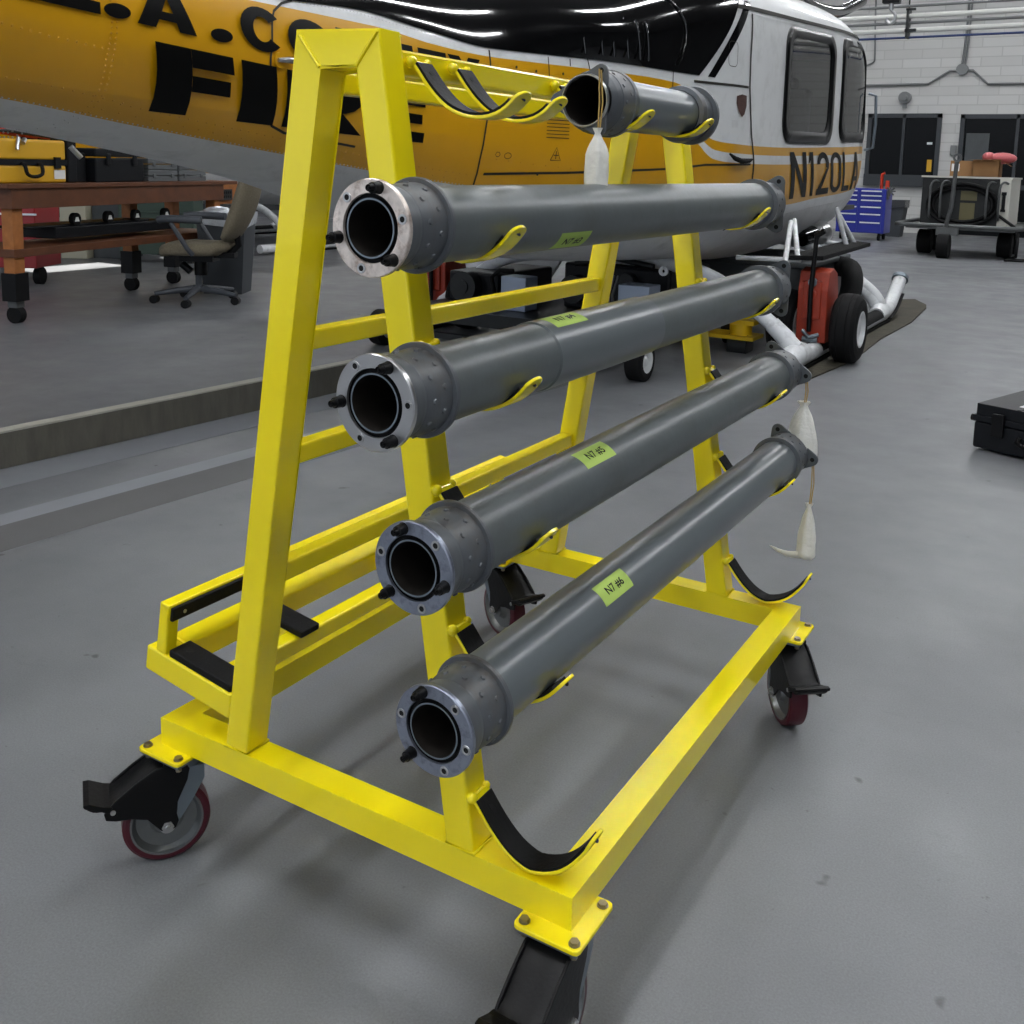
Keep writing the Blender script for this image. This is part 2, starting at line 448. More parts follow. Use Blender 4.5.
# casters
def caster(cx, cyy, d):
    d = V((d[0], d[1], 0)).normalized(); nrm = V((-d.y, d.x, 0)); O = V((cx, cyy, 0)); Z = V((0, 0, 1))
    def P(a, b_, z): return O+d*a+nrm*b_+Z*z
    R = .077; AX = P(.032, 0, R-DZ)
    body = MB()
    # swivel plate, kingpin and fork legs
    body.bx(cx-.048, cx+.048, cyy-.052, cyy+.052, ZB-.0145, ZB-.0072)
    body.cyl((cx, cyy, ZB-.034), (cx, cyy, ZB-.0145), .036, n=28)
    body.cyl((cx, cyy, ZB-.040), (cx, cyy, ZB-.034), .030, n=28)
    for sgn in (-1, 1):
        y0 = sgn*.0285
        pts = [P(-.034, y0, .165), P(.036, y0, .165), P(.040, y0, .12), P(.046, y0, .075), P(.040, y0, .056), P(.028, y0, .052), P(.014, y0, .062), P(-.012, y0, .10), P(-.034, y0, .140)]
        body.prism(pts, nrm*(sgn*.004))
    body.prism([P(-.034, -.032, .161), P(.036, -.032, .161), P(.036, .032, .161), P(-.034, .032, .161)], (0, 0, .005))
    co = body.build('caster', 'zinc_steel', rack, bevel=.001)
    # wheel
    w = MB()
    prof = [(-.0225, R-.013), (-.022, R-.006), (-.018, R-.001), (0, R), (.018, R-.001), (.022, R-.006), (.0225, R-.013)]
    w.lathe(prof, AX, nrm, 48, 0)
    prof2 = [(-.0228, R-.0135), (-.0228, R-.017), (-.018, R-.019), (-.010, R-.024), (-.009, .030), (-.013, .024), (-.0235, .020), (-.0235, 0)]
    w.lathe(prof2, AX, nrm, 48, 1); w.lathe([(-h, r) for h, r in prof2], AX, nrm, 48, 1)
    w.build('wheel', ['maroon_tyre', 'cast_aluminium'], co)
    # axle bolt
    a = MB()
    for sgn in (-1, 1):
        a.cyl(AX+nrm*(sgn*.036), AX+nrm*(sgn*.0405), .0105, n=6, smooth=False); a.cyl(AX+nrm*(sgn*.0405), AX+nrm*(sgn*.046), .0055, n=14)
        a.cyl(AX+nrm*(sgn*.0345), AX+nrm*(sgn*.0362), .0135, n=20)
        q = P(.122, sgn*.0375, .113); a.cyl(q, q+nrm*(sgn*.0025), .0045, n=12)
    a.build('axle_bolt', 'bright_steel', co)
    # brake: side cheeks and pedal
    k = MB()
    prof = [(-.002, .178), (.022, .181), (.050, .176), (.085, .156), (.118, .132), (.137, .112), (.134, .099), (.118, .094), (.092, .091), (.066, .083), (.052, .066), (.043, .055), (.030, .052), (.018, .056), (.013, .068), (.016, .083), (.014, .105), (-.004, .145), (-.008, .165)]
    for sgn in (-1, 1):
        k.prism([P(a_, sgn*.0325, z_) for a_, z_ in prof], nrm*(sgn*.005))
    path = smooth_path([(-.002, .174), (.030, .178), (.060, .166), (.085, .150), (.112, .131), (.134, .122), (.152, .124), (.166, .136)], 3)
    k.ribbon([P(a_, -.034, z_) for a_, z_ in path], nrm, .068, .006)
    k.prism([P(.020, -.0375, .1885), P(.036, -.0375, .184), P(.036, -.0375, .170), (P(.020, -.0375, .172))], nrm*.075)
    k.prism([P(.128, -.040, .112), P(.140, -.040, .119), P(.168, -.040, .132), P(.170, -.040, .139), P(.160, -.040, .139), P(.136, -.040, .127), P(.122, -.040, .123)], nrm*.080)
    k.build('brake_pedal', 'black_plastic', co, bevel=.0015)
    return co
def mount(x0, x1, y0, y1, d):
    m = MB(); c = .008
    m.prism([(x0+c, y0, ZB-.007), (x1-c, y0, ZB-.007), (x1-c*.3, y0+c*.3, ZB-.007), (x1, y0+c, ZB-.007), (x1, y1-c, ZB-.007), (x1-c*.3, y1-c*.3, ZB-.007), (x1-c, y1, ZB-.007), (x0+c, y1, ZB-.007), (x0+c*.3, y1-c*.3, ZB-.007), (x0, y1-c, ZB-.007), (x0, y0+c, ZB-.007), (x0+c*.3, y0+c*.3, ZB-.007)], (0, 0, .007))
    o = m.build('mounting_plate', 'yellow_paint', rack, bevel=.0015)
    for x in (x0+.013, x1-.013):
        for y in (y0+.014, y1-.014):
            s = MB()
            under = (0 < x < W and 0 < y < T) or (0 < x < W and L-T < y < L) or ((0 < x < T or W-T < x < W) and 0 < y < L)
            if not under:
                s.cyl((x, y, ZB), (x, y, ZB+.0012), .0085, n=16); s.cyl((x, y, ZB), (x, y, ZB+.0050), .007, n=6, smooth=False)
            s.cyl((x, y, ZB-.022), (x, y, ZB-.0145 if under else ZB), .007 if under else .0055, n=6, smooth=False)
            s.build('bolt', 'brass_zinc', o)
    caster((x0+x1)/2, (y0+y1)/2, d)
e = .0275; a_ = .079; bb = .083
mount(-e, a_, -e-.004, bb, (-.57, -.82)); mount(W-a_, W+e, -e-.004, bb, (.0, -1))
mount(W-a_, W+e, L-bb, L+e+.004, (.62, -.78)); mount(-e, a_, L-bb, L+e+.004, (.9, -.42))

# ------------------------------------------------------------------ grey tubes
def arc(r, a0, a1, n): return [(r*math.cos(a0+(a1-a0)*i/n), r*math.sin(a0+(a1-a0)*i/n)) for i in range(n+1)]
def lobed(R0, RL, rl, n=5, rot=0., k=3):
    """rounded polygon flange outline with k lobes"""
    out = []
    for i in range(k):
        a = rot+2*PI*i/k; cx, cy = RL*math.cos(a), RL*math.sin(a)
        for j in range(n+1):
            b = a-PI/k+(2*PI/k)*j/n
            out.append((cx+rl*math.cos(b), cy+rl*math.sin(b)))
    return out
def ring_plate(m, out, ri, y0, y1):
    # dense outline with a round hole
    O = []; n = len(out)
    for i in range(n):
        a, b = out[i], out[(i+1) % n]; k = max(1, int(math.hypot(b[0]-a[0], b[1]-a[1])/.008))
        O += [(a[0]+(b[0]-a[0])*j/k, a[1]+(b[1]-a[1])*j/k) for j in range(k)]
    I = [(ri*a/math.hypot(a, b), ri*b/math.hypot(a, b)) for a, b in O]; n = len(O)
    vs = [(a, y0, b) for a, b in O]+[(a, y0, b) for a, b in I]+[(a, y1, b) for a, b in I]+[(a, y1, b) for a, b in O]
    fs = []
    for q in range(4):
        for i in range(n): fs.append((q*n+i, q*n+(i+1) % n, ((q+1) % 4)*n+(i+1) % n, ((q+1) % 4)*n+i))
    m.add(vs, fs)
def strip_label(tube, r, y0, ang, txt, lw=.098, h=.036):
    m = MB(); n = 10; R = r+.0006; vs = []; fs = []
    da = h/R
    for i in range(n+1):
        a = ang-da/2+da*i/n
        for yy in (y0, y0+lw): vs.append((R*math.cos(a), yy, R*math.sin(a)))
    for i in range(n): fs.append((2*i, 2*i+2, 2*i+3, 2*i+1))
    m.add(vs, fs, 0, True); o = m.build('tape_label', 'green_tape', tube)
    tv, tf, asp = text_mb(txt, .02); m = MB(); R2 = R+.0006
    m.add([(R2*math.cos(ang+(v-.5)*.013/R2*1.15), y0+.022+u*.056, R2*math.sin(ang+(v-.5)*.013/R2*1.15)) for u, v in tv], tf, 0)
    m.build('lettering', 'ink_black', o)
def tube(x, z, y0, y1, ang, body, steel, txt, tapeang, sleeve=None, missing=None, label='', far=0.):
    t = thing('metal_tube', label, 'tube', (x, y0, z+DZ), 0, 'long grey flanged tubes on the rack hooks')
    r = .0505; Lt = y1-y0
    m = MB(); ys = .105
    m.lathe([(.092, r-.004), (.098, r), (.112, r)], ax=(0, 1, 0), n=64, mi=0)
    if sleeve:
        a, c = sleeve
        m.lathe([(.112, r), (a, r), (a+.004, r+.0022), (c, r+.0022), (c+.004, r), (Lt-.10, r)], ax=(0, 1, 0), n=64, mi=0, mis=[0, 0, 1, 0, 0])
    else: m.lathe([(.112, r), (Lt-.10, r)], ax=(0, 1, 0), n=64, mi=0)
    m.build('tube_body', body, t)
    # near collar with rivets, ring
    c = MB()
    c.lathe([(.0065, .0555), (.018, .0545), (.030, .0525), (.036, .051), (.038, .0515), (.060, .0535), (.084, .0545)], ax=(0, 1, 0), n=64)
    c.lathe([(.084, .0545), (.084, .0600), (.0865, .0612), (.0905, .0612), (.092, .0600), (.092, .050)], ax=(0, 1, 0), n=64)
    for row, yy in enumerate((.050, .070)):
        for i in range(11):
            a = ang+2*PI*(i+.5*row)/11; rr = .0527 if row == 0 else .0540
            p = V((rr*math.cos(a), yy, rr*math.sin(a))); q = p+V((math.cos(a), 0, math.sin(a)))*.0018
            c.cyl(p-V((math.cos(a), 0, math.sin(a)))*.001, q, .0042, .0030, n=10)
    c.build('riveted_collar', 'grey_collar', t)
    # inner bore
    m = MB(); m.lathe([(.0035, .0415), (.0065, .0415), (.006, .0375), (.0005, .0362), (.0005, .0340), (.02, .0335), (1.2, .0335), (1.2, 0)], ax=(0, 1, 0), n=56, mis=[1, 1, 1, 2, 0, 0, 0])
    m.build('bore', ['tube_inside', 'black_rubber', 'zinc_steel'], t)
    # flange plate with real holes drawn as dark bushings
    f = MB(); f.lathe([(.0035, .0415), (0, .042), (0, .0580), (.0012, .0592), (.0062, .0592), (.0065, .0580), (.0065, .0415)], ax=(0, 1, 0), n=72)
    fo = f.build('flange', steel, t)
    for i in range(6):
        a = ang+PI/3*i; cx, cz = .0502*math.cos(a), .0502*math.sin(a)
        if i % 2 == 0 and not (missing == i):
            q = MB(); q.lathe([(-.0055, .0062), (-.0055, .0068), (-.001, .0074), (0, .0080)], (cx, 0, cz), (0, 1, 0), 18)
            q.lathe([(-.019, 0), (-.019, .0014), (-.017, .0016), (-.017, .0030), (-.019, .0042), (-.0130, .0052), (-.0125, .0066), (-.0052, .0072), (-.0052, 0)], (cx, 0, cz), (0, 1, 0), 18)
            q.build('bolt', 'black_plastic', fo)
        else:
            q = MB(); q.lathe([(-.0006, .0036), (-.0010, .0040), (-.0010, .0060), (0, .0064)], (cx, 0, cz), (0, 1, 0), 20, 0)
            q.lathe([(-.0004, .0037), (-.0003, 0)], (cx, 0, cz), (0, 1, 0), 20, 1)
            q.build('bolt_hole', ['bright_steel', 'hole_black'], fo)
    # far end: thick ring, riveted neck and a three-lobed plate
    e = MB()
    e.lathe([(Lt-.10, .050), (Lt-.099, .0605), (Lt-.088, .0605), (Lt-.086, .0535), (Lt-.012, .0535), (Lt-.010, .048)], ax=(0, 1, 0), n=56)
    for i in range(12):
        for row in (0, 1):
            a = 2*PI*(i+.5*row)/12; p = V((.0532*math.cos(a), Lt-.062+.026*row, .0532*math.sin(a)))
            e.cyl(p, p+V((math.cos(a), 0, math.sin(a)))*.0018, .0038, .003, n=8)
    e.build('end_collar', 'grey_collar', t)
    g = MB(); out = lobed(.05, .062, .016, 5, far)
    g.prism([(a, Lt-.010, b_) for a, b_ in out], (0, .006, 0))
    go = g.build('end_plate', 'grey_collar', t, bevel=.001)
    g = MB()
    for i in range(3):
        a = far+2*PI*i/3; cx, cz = .064*math.cos(a), .064*math.sin(a)
        g.cyl((cx, Lt-.0103, cz), (cx, Lt-.0101, cz), .0055, n=14)
    g.cyl((0, Lt-.0038, 0), (0, Lt-.0036, 0), .040, n=40)
    g.build('bolt_hole', 'hole_black', go)
    strip_label(t, r+(.0022 if sleeve else 0), .388, tapeang, txt)
    return t
D = math.radians
tube(.657, 1.184, -.204, 1.30, D(75), 'grey_primer', 'scuffed_steel', 'N7 #3', D(-44), label='top one of the four long grey tubes, with a brown scuffed silver flange', far=D(-60))
tube(.687, .981, -.232, 1.285, D(65), ['grey_primer', 'grey_primer_new'], 'bright_steel', 'N7 #4', D(76), sleeve=(.36, .74), label='second long grey tube from the top, with clean silver flange and thicker middle sleeve', far=D(60))
tube(.719, .772, -.197, 1.31, D(107), 'grey_primer', 'blue_steel', 'N7 #5', D(62), label='third long grey tube from the top, with a stained brownish collar', far=D(-5))
tube(.751, .567, -.194, 1.30, D(110), 'grey_primer_new', 'blue_steel', 'N7 #6', D(50), missing=4, label='lowest long grey tube on the rack, with a dull flange missing one bolt', far=D(-5))

# short tube on the top hooks
st_ = thing('metal_tube', 'short grey flanged tube lying on the upper hooks at the top of the rack', 'tube', (.619, .405, 1.374+DZ), -.0)
m = MB(); m.lathe([(.10, .046), (.40, .046)], ax=(0, 1, 0), n=56); m.build('tube_body', 'grey_primer_new', st_)
m = MB(); m.lathe([(.004, .047), (.02, .052), (.034, .054), (.036, .055), (.078, .0565), (.080, .0585), (.090, .0590), (.094, .0565), (.10, .0475)], ax=(0, 1, 0), n=56)
for row in (0, 1):
    for i in range(12):
        a = 2*PI*(i+.5*row)/12; p = V((.0552*math.cos(a), .046+.02*row, .0552*math.sin(a))); m.cyl(p, p+V((math.cos(a), 0, math.sin(a)))*.0018, .004, .003, n=8)
m.build('riveted_collar', 'grey_collar', st_); m = MB()
m.lathe([(.40, .0475), (.402, .056), (.418, .0585), (.426, .0565), (.44, .05), (.485, .050)], ax=(0, 1, 0), n=56)
m.lathe([(.472, .050), (.472, .060), (.482, .060), (.482, .03)], ax=(0, 1, 0), n=56)
m.build('end_collar', 'grey_collar', st_)
m = MB(); ring_plate(m, lobed(.05, .0545, .013, 6, D(60)), .044, -.002, .004); fo = m.build('flange', 'grey_collar', st_, bevel=.001)
m = MB(); m.lathe([(-.0024, .0455), (-.0065, .0435), (-.0065, .0420), (.0, .0410), (.47, .0410), (.47, 0)], ax=(0, 1, 0), n=56, mis=[1, 1, 1, 0, 0])
m.build('bore', ['tube_inside', 'bright_steel'], st_)
m = MB()
for i in range(3):
    a = D(60)+2*PI*i/3; m.cyl((.0565*math.cos(a), -.0024, .0565*math.sin(a)), (.0565*math.cos(a), -.0022, .0565*math.sin(a)), .005, n=14)
m.build('bolt_hole', 'hole_black', fo)

# white cloth bags hanging on strings
def bag(name_label, top, tie, length, width, tail=None, sd=1, fill=.5):
    top = V(top); rnd = random.Random(sd)
    t = thing('cloth_bag', name_label, 'bag', tuple(top), 0, None)
    m = MB(); tie = V(tie)-top
    m.tube([(0, 0, 0), tie*.5+V((.002, 0, 0)), tie], .0014, 6); m.tube([(.003, .001, -.002), tie*.5+V((.007, .002, 0)), tie+V((.003, 0, 0))], .0014, 6)
    m.build('string', 'string_tan', t)
    m = MB(); n = 22; K = 14; vs = []; fs = []
    for i in range(K+1):
        s = i/K; z = tie.z+.010-(length+.010)*s
        wr = width*(.30+.12*math.sin(s*40)*0 + (.9 if s > .12 else 0)*min(1, (s-.12)/.45)*.62+ (.08 if s < .06 else 0)) if s < .97 else width*.72
        wr = width*(.42 if s < .05 else (.22 if s < .12 else .26+.74*min(1, (s-.12)/fill)**.7))
        if s > .93: wr *= .92-.3*(s-.93)/.07
        for j in range(n):
            a = 2*PI*j/n; f = 1+.16*math.sin(a*5+1.3*sd)*(1-s*.5)+.05*math.sin(a*9+s*9)
            vs.append((tie.x+wr*.5*f*math.cos(a), tie.y+wr*.34*f*math.sin(a), z))
    for i in range(K):
        for j in range(n): fs.append((i*n+j, i*n+(j+1) % n, (i+1)*n+(j+1) % n, (i+1)*n+j))
    fs.append(tuple(range(K*n, (K+1)*n)))
    m.add(vs, fs, 0, True)
    m.build('bag_body', 'white_cloth', t)
    if tail:
        m = MB(); zz = tie.z-length+.012
        vs = []; fs = []; q = 8
        for i in range(q+1):
            s = i/q; c = V((tie.x+tail[0]*s, tie.y+tail[1]*s, zz-.012*math.sin(s*PI)+.014*s))
            w = .012*(1-s)**.6+.001; vs += [c+V((0, 0, w)), c-V((0, 0, w*.7))]
        for i in range(q): fs.append((2*i, 2*i+1, 2*i+3, 2*i+2))
        m.add(vs, fs, 0, True); o = m.build('cloth_tail', 'white_cloth', t)
        sm = o.modifiers.new('thick', 'SOLIDIFY'); sm.thickness = .0012
    return t
# ------------------------------------------------------------------ helicopter body shape: stations along y
import bisect
def tab(xs, ys):
    n = len(xs); d = [(ys[i+1]-ys[i])/(xs[i+1]-xs[i]) for i in range(n-1)]
    m = [d[0]]+[(0 if d[i-1]*d[i] <= 0 else 2*d[i-1]*d[i]/(d[i-1]+d[i])) for i in range(1, n-1)]+[d[-1]]
    def f(x):
        if x <= xs[0]: return ys[0]+(x-xs[0])*0
        if x >= xs[-1]: return ys[-1]
        i = bisect.bisect_right(xs, x)-1; h = xs[i+1]-xs[i]; t = (x-xs[i])/h
        return (2*t**3-3*t*t+1)*ys[i]+(t**3-2*t*t+t)*h*m[i]+(-2*t**3+3*t*t)*ys[i+1]+(t**3-t*t)*h*m[i+1]
    return f
HX = -1.75
HW = tab([-3, .5, 2.3, 2.9, 3.6, 4.3, 4.7, 6.6, 7.4, 8.0, 8.6, 9.1, 9.45], [.24, .38, .47, .60, .87, 1.09, 1.155, 1.18, 1.19, 1.11, .84, .44, .03])
HM = tab([-3, .7, 1.84, 2.46, 2.9, 3.8, 4.7, 7, 8, 9.45], [2.1, 1.70, 1.60, 1.54, 1.50, 1.48, 1.5, 1.5, 1.45, 1.35])
HL = tab([-3, .7, 1.84, 2.46, 2.9, 3.1, 3.8, 4.4, 5.5, 6.3, 7, 7.8, 8.5, 9.1, 9.45], [.20, .32, .405, .51, .61, .64, .74, .80, .87, .92, .89, .80, .62, .33, .05])
HU = tab([-3, .7, 1.84, 2.46, 2.9, 3.8, 4.4, 4.7, 5.8, 7.0, 7.8, 8.4, 9.45], [.30, .42, .50, .56, .62, .74, .88, .96, 1.03, 1.07, 1.02, .82, .04])
HNL = tab([-3, 1.8, 2.9, 4.4, 7.4, 9.45], [2.1, 2.3, 2.5, 3.0, 2.8, 2.0])
HNU = tab([-3, 1.8, 2.9, 4.4, 7.4, 9.45], [2.1, 2.3, 3.0, 7.5, 7.0, 2.2])
def hsurf(y, z, out=0.):
    """x of the near (right-hand) skin at station y and height z"""
    m = HM(y)
    if z < m: h = HL(y)+out; n = HNL(y)
    else: h = HU(y)+out; n = HNU(y)
    t = min(1., abs(z-m)/h)
    return HX+(HW(y)+out)*(1-t**n)**(1/n)
mat('heli_yellow', (208, 152, 8), .33, 0, var=.05, vscale=3, coat=.35)
mat('heli_white', (214, 216, 216), .32, 0, var=.04, vscale=4, coat=.3, dark=(150, 150, 146), darkscale=5, darkamt=.35)
mat('heli_grey', (204, 205, 205), .42, 0, var=.08, vscale=4, dark=(110, 110, 106), darkscale=4, darkamt=.5)
mat('heli_black', (7, 7, 8), .10, 0, coat=.7)
mat('cabin_liner', (70, 72, 74), .8)
mat('rubber_seal', (10, 10, 11), .3, spec=.25)
mat('seam_dark', (30, 27, 20), .7)
mat('rivet_yellow', (196, 142, 30), .35, .2)
mat('rivet_grey', (185, 186, 186), .35, .4)
mat('seat_fabric', (48, 50, 54), .9)
mat('skid_white', (214, 216, 218), .38, 0, var=.05, vscale=9, dark=(110, 110, 108), darkscale=12, darkamt=.5)
mat('grip_black', (16, 16, 17), .8, spec=.2, bump=.3, bscale=150)
mat('orange_paint', (150, 48, 24), .45, 0, var=.12, vscale=10, dark=(110, 40, 24), darkscale=12, darkamt=.5)
mat('tyre_rubber', (17, 17, 18), .75, spec=.2)
mat('grey_box', (74, 78, 80), .6, .1, var=.1)
mat('badge_brown', (70, 42, 34), .5, 0, var=.4, vscale=60)
gm = mat('plexiglass', (235, 238, 240), .03, 0, spec=.6)
gm.node_tree.nodes['Principled BSDF'].inputs['Transmission Weight'].default_value = 0
nt_ = gm.node_tree; gl = nt_.nodes.new('ShaderNodeBsdfGlossy'); gl.inputs['Roughness'].default_value = .03; gl.inputs['Color'].default_value = (.9, .9, .9, 1)
tr = nt_.nodes.new('ShaderNodeBsdfTransparent'); tr.inputs['Color'].default_value = (.74, .76, .77, 1)
fr = nt_.nodes.new('ShaderNodeFresnel'); fr.inputs['IOR'].default_value = 1.6; ms = nt_.nodes.new('ShaderNodeMixShader')
nt_.links.new(fr.outputs[0], ms.inputs[0]); nt_.links.new(tr.outputs[0], ms.inputs[1]); nt_.links.new(gl.outputs[0], ms.inputs[2])
nt_.links.new(ms.outputs[0], nt_.nodes['Material Output'].inputs['Surface'])

heli = thing('helicopter', 'yellow, white and black fire department helicopter parked behind the yellow rack', 'helicopter', (HX, 4.0, 0), world=True)
# paint lines z(y)
sY0 = tab([-3, .64, 1.13, 1.77, 2.5, 2.81, 3.3, 4.3, 5.2, 5.82, 6.45, 7.2, 8.2, 9.45], [1.70, 1.441, 1.378, 1.298, 1.205, 1.17, 1.13, 1.06, 1.045, 1.053, 1.088, 1.119, 1.22, 1.32])
sL = tab([-3, 2.8, 4.17, 4.22, 4.28, 4.38, 4.55, 4.93, 6.9, 7.8, 9.45], [1.78, 1.40, 1.43, 1.42, 1.38, 1.34, 1.325, 1.321, 1.359, 1.39, 1.43])
sM = tab([-3, 2.8, 4.17, 4.22, 4.28, 4.38, 4.55, 4.93, 6.9, 7.8, 9.45], [1.79, 1.41, 1.44, 1.46, 1.43, 1.392, 1.38, 1.377, 1.419, 1.45, 1.48])
sH = tab([-3, 1.6, 2.23, 2.51, 2.83, 3.1, 3.72, 3.98, 4.10, 4.15, 4.20, 4.27, 4.38, 4.55, 4.93, 6.9, 7.8, 9.45], [1.85, 1.838, 1.829, 1.795, 1.770, 1.766, 1.755, 1.742, 1.71, 1.62, 1.53, 1.475, 1.445, 1.434, 1.430, 1.479, 1.51, 1.53])
sW = tab([-3, 1.6, 2.13, 2.53, 2.84, 3.4, 4.2, 4.35, 9.45], [1.87, 1.862, 1.886, 1.845, 1.807, 1.806, 1.790, 1.79, 1.80])

def xs(y, z, out=0.): return hsurf(y, z, out)
def near(y, z, out=0.):
    return V((xs(y, z)+out, y, z))
ys = [-3, -2.4, -1.8, -1.3, -.9, -.6, -.3] + [-.1+.1*i for i in range(41)]
ys = [y for y in ys if y < 4.0] + [4.0+.035*i for i in range(int((8.0-4.0)/.035)+1)] + [8.05+.07*i for i in range(20)]
ys = [y for y in ys if y < 9.44]+[9.44]
def rr_in(y, z, w):   # inside a rounded rectangle window (y0,y1,z0,z1,r)
    y0, y1, z0, z1, r = w; z1 = z1+.06*(y-y0); z0 = z0+.02*(y-y0)
    dx = max(y0+r-y, 0, y-(y1-r)); dz = max(z0+r-z, 0, z-(z1-r))
    return y0 < y < y1 and z0 < z < z1 and dx*dx+dz*dz < r*r
WIN = [(5.43, 6.62, 1.470, 2.215, .14), (6.83, 7.78, 1.52, 2.31, .14)]
def wz(w, q): return (q[0], q[1]+(q[0]-w[0])*(.02+.04*(q[1]-w[2])/(w[3]-w[2])))
def shell():
    m = MB(); rows = []; bandn = [10, 2, 5, 2, 2, 6, 14, 8]
    for y in ys:
        mz = HM(y); zb = mz-HL(y); zt = mz+HU(y)
        k = [zb, max(zb+.001, sY0(y)-(.065 if y > 4.3 else .0005)), sY0(y), sL(y), sM(y), sH(y), sW(y), zt]
        k = [min(max(v, zb), zt) for v in k]
        for i in range(1, 8): k[i] = max(k[i], k[i-1])
        zs = []; 
        zs_b = []
        K = [k[0], k[1], k[2], k[3], k[4], k[5], k[6], k[6]+(k[7]-k[6])*.55, k[7]]
        for b in range(8):
            for j in range(bandn[b]):
                t = j/bandn[b]
                if b == 0: t = 1-math.cos(t*PI/2)
                if b == 7: t = math.sin(t*PI/2)
                zs.append(K[b]+(K[b+1]-K[b])*t); zs_b.append(b)
        zs.append(k[7]); rows.append((y, zs, zs_b))
    n = len(rows[0][1]); vs = []
    for y, zs, _ in rows:
        a = [V((xs(y, z), y, z)) for z in zs]; b = [V((2*HX-p.x, p.y, p.z)) for p in a]
        vs += a+b[::-1][1:-1]
    N = 2*n-2; fs = []; ms_ = []; b_of = rows[0][2]
    # 0 grey 1 white 2 yellow 
    for i in range(len(rows)-1):
        ym = (rows[i][0]+rows[i+1][0])/2
        for j in range(N):
            q = j if j < n-1 else N-1-j
            b = b_of[min(q, n-2)]
            zc = (rows[i][1][q]+rows[i+1][1][q]+rows[i][1][min(q+1, n-1)]+rows[i+1][1][min(q+1, n-1)])/4
            if any(rr_in(ym, zc, (w[0]+.045, w[1]-.045, w[2]+.03, w[3]-.03, w[4])) for w in WIN): continue
            mi = {0: 0, 1: (1 if ym > 4.5 else 0), 2: 2, 3: (1 if ym > 4.19 else 2), 4: 2, 5: 1 if ym > 0 else 1, 6: 1, 7: 1}[b]
            if ym > 7.92 and 1.50 < zc < 2.30: mi = 3
            a0 = i*N+j; a1 = i*N+(j+1) % N; c0 = (i+1)*N+j; c1 = (i+1)*N+(j+1) % N
            fs.append((a0, c0, c1, a1)); ms_.append(mi)
    for f, k in zip(fs, ms_):
        m.f.append(list(f)); m.m.append(k); m.sm.append(True)
    m.v = vs
    return m
sh = shell()
fus = sh.build('fuselage', ['heli_grey', 'heli_white', 'heli_yellow', 'plexiglass', 'cabin_liner', 'cabin_liner', 'cabin_liner', 'plexiglass'], heli)
bm = bmesh.new(); bm.from_mesh(fus.data); bmesh.ops.recalc_face_normals(bm, faces=bm.faces); bm.to_mesh(fus.data); bm.free()
so = fus.modifiers.new('skin', 'SOLIDIFY'); so.thickness = .012; so.offset = -1; so.material_offset = 4; so.material_offset_rim = 4

# black engine cowling over the top
def patch(name, ya, yb, za, zb, nu, nv, out, mt, parent=heli, both=True, outf=None):
    m = MB(); sides = (0, 1) if both else (0,)
    for sgn in sides:
        vs = []; fs = []
        for j in range(nv+1):
            v = j/nv
            for i in range(nu+1):
                y0 = ya(v) if callable(ya) else ya; y1 = yb(v) if callable(yb) else yb
                y = y0+(y1-y0)*i/nu
                z0 = za(y) if callable(za) else za; z1 = zb(y) if callable(zb) else zb
                z = z0+(z1-z0)*v
                o = out+(outf(y, v) if outf else 0)
                mz = HM(y); 
                if v >= .9999 and callable(zb): p = V((HX, y, z1+o))
                else: p = V((xs(y, z)+o, y, z+(o if v > .85 and callable(zb) else 0)))
                if sgn: p.x = 2*HX-p.x
                vs.append(p)
        for j in range(nv):
            for i in range(nu):
                a = j*(nu+1)+i; f = (a, a+1, a+nu+2, a+nu+1)
                fs.append(f if not sgn else f[::-1])
        m.add(vs, fs, 0, True)
    return m.build(name, mt, parent)
def cowl_bump(y, v):
    b = .03*math.exp(-((y-3.5)/.35)**2)*math.sin(min(1, v*1.15)*PI)
    b += .008*(1+math.sin(y*6.0))*math.sin(min(1, v)*PI)
    return b
cow = patch('engine_cowling', -2.95, lambda v: 4.19+.56*min(v, .9), lambda y: sW(y)+.002, lambda y: HM(y)+HU(y)-.0001, 110, 26, .006, 'heli_black', outf=cowl_bump)
patch('black_stripe', lambda v: 4.275+.42*v, lambda v: 4.345+.44*v, 1.792, 2.262, 3, 12, .003, 'heli_black', both=False)

# strips on the skin
def sstrip(pts, w, out=.0025, th=None):
    """list of (y,z) -> flat ribbon lying on the skin"""
    vs = []; fs = []; n = len(pts)
    for i, (y, z) in enumerate(pts):
        a = pts[max(i-1, 0)]; b = pts[min(i+1, n-1)]; dy, dz = b[0]-a[0], b[1]-a[1]; l = math.hypot(dy, dz) or 1
        ny, nz = -dz/l*w/2, dy/l*w/2
        vs += [near(y+ny, z+nz, out), near(y-ny, z-nz, out)]
    for i in range(n-1): fs.append((2*i, 2*i+1, 2*i+3, 2*i+2))
    return vs, fs
def dens(pts, step=.05):
    out = []
    for (a, b) in zip(pts[:-1], pts[1:]):
        n = max(1, int(math.hypot(b[0]-a[0], b[1]-a[1])/step))
        out += [(a[0]+(b[0]-a[0])*i/n, a[1]+(b[1]-a[1])*i/n) for i in range(n)]
    return out+[pts[-1]]
def seam(pts, w=.008, name='panel_seam', mt='seam_dark', out=.003):
    m = MB(); v, f = sstrip(dens(pts), w, out); m.add(v, f, 0, True); return m.build(name, mt, heli)
def rrect(y0, y1, z0, z1, r, n=6):
    P = []
    for cy, cz, a0 in ((y1-r, z1-r, 0), (y0+r, z1-r, PI/2), (y0+r, z0+r, PI), (y1-r, z0+r, 3*PI/2)):
        for i in range(n+1):
            a = a0+PI/2*i/n; P.append((cy+r*math.cos(a), cz+r*math.sin(a)))
    return P
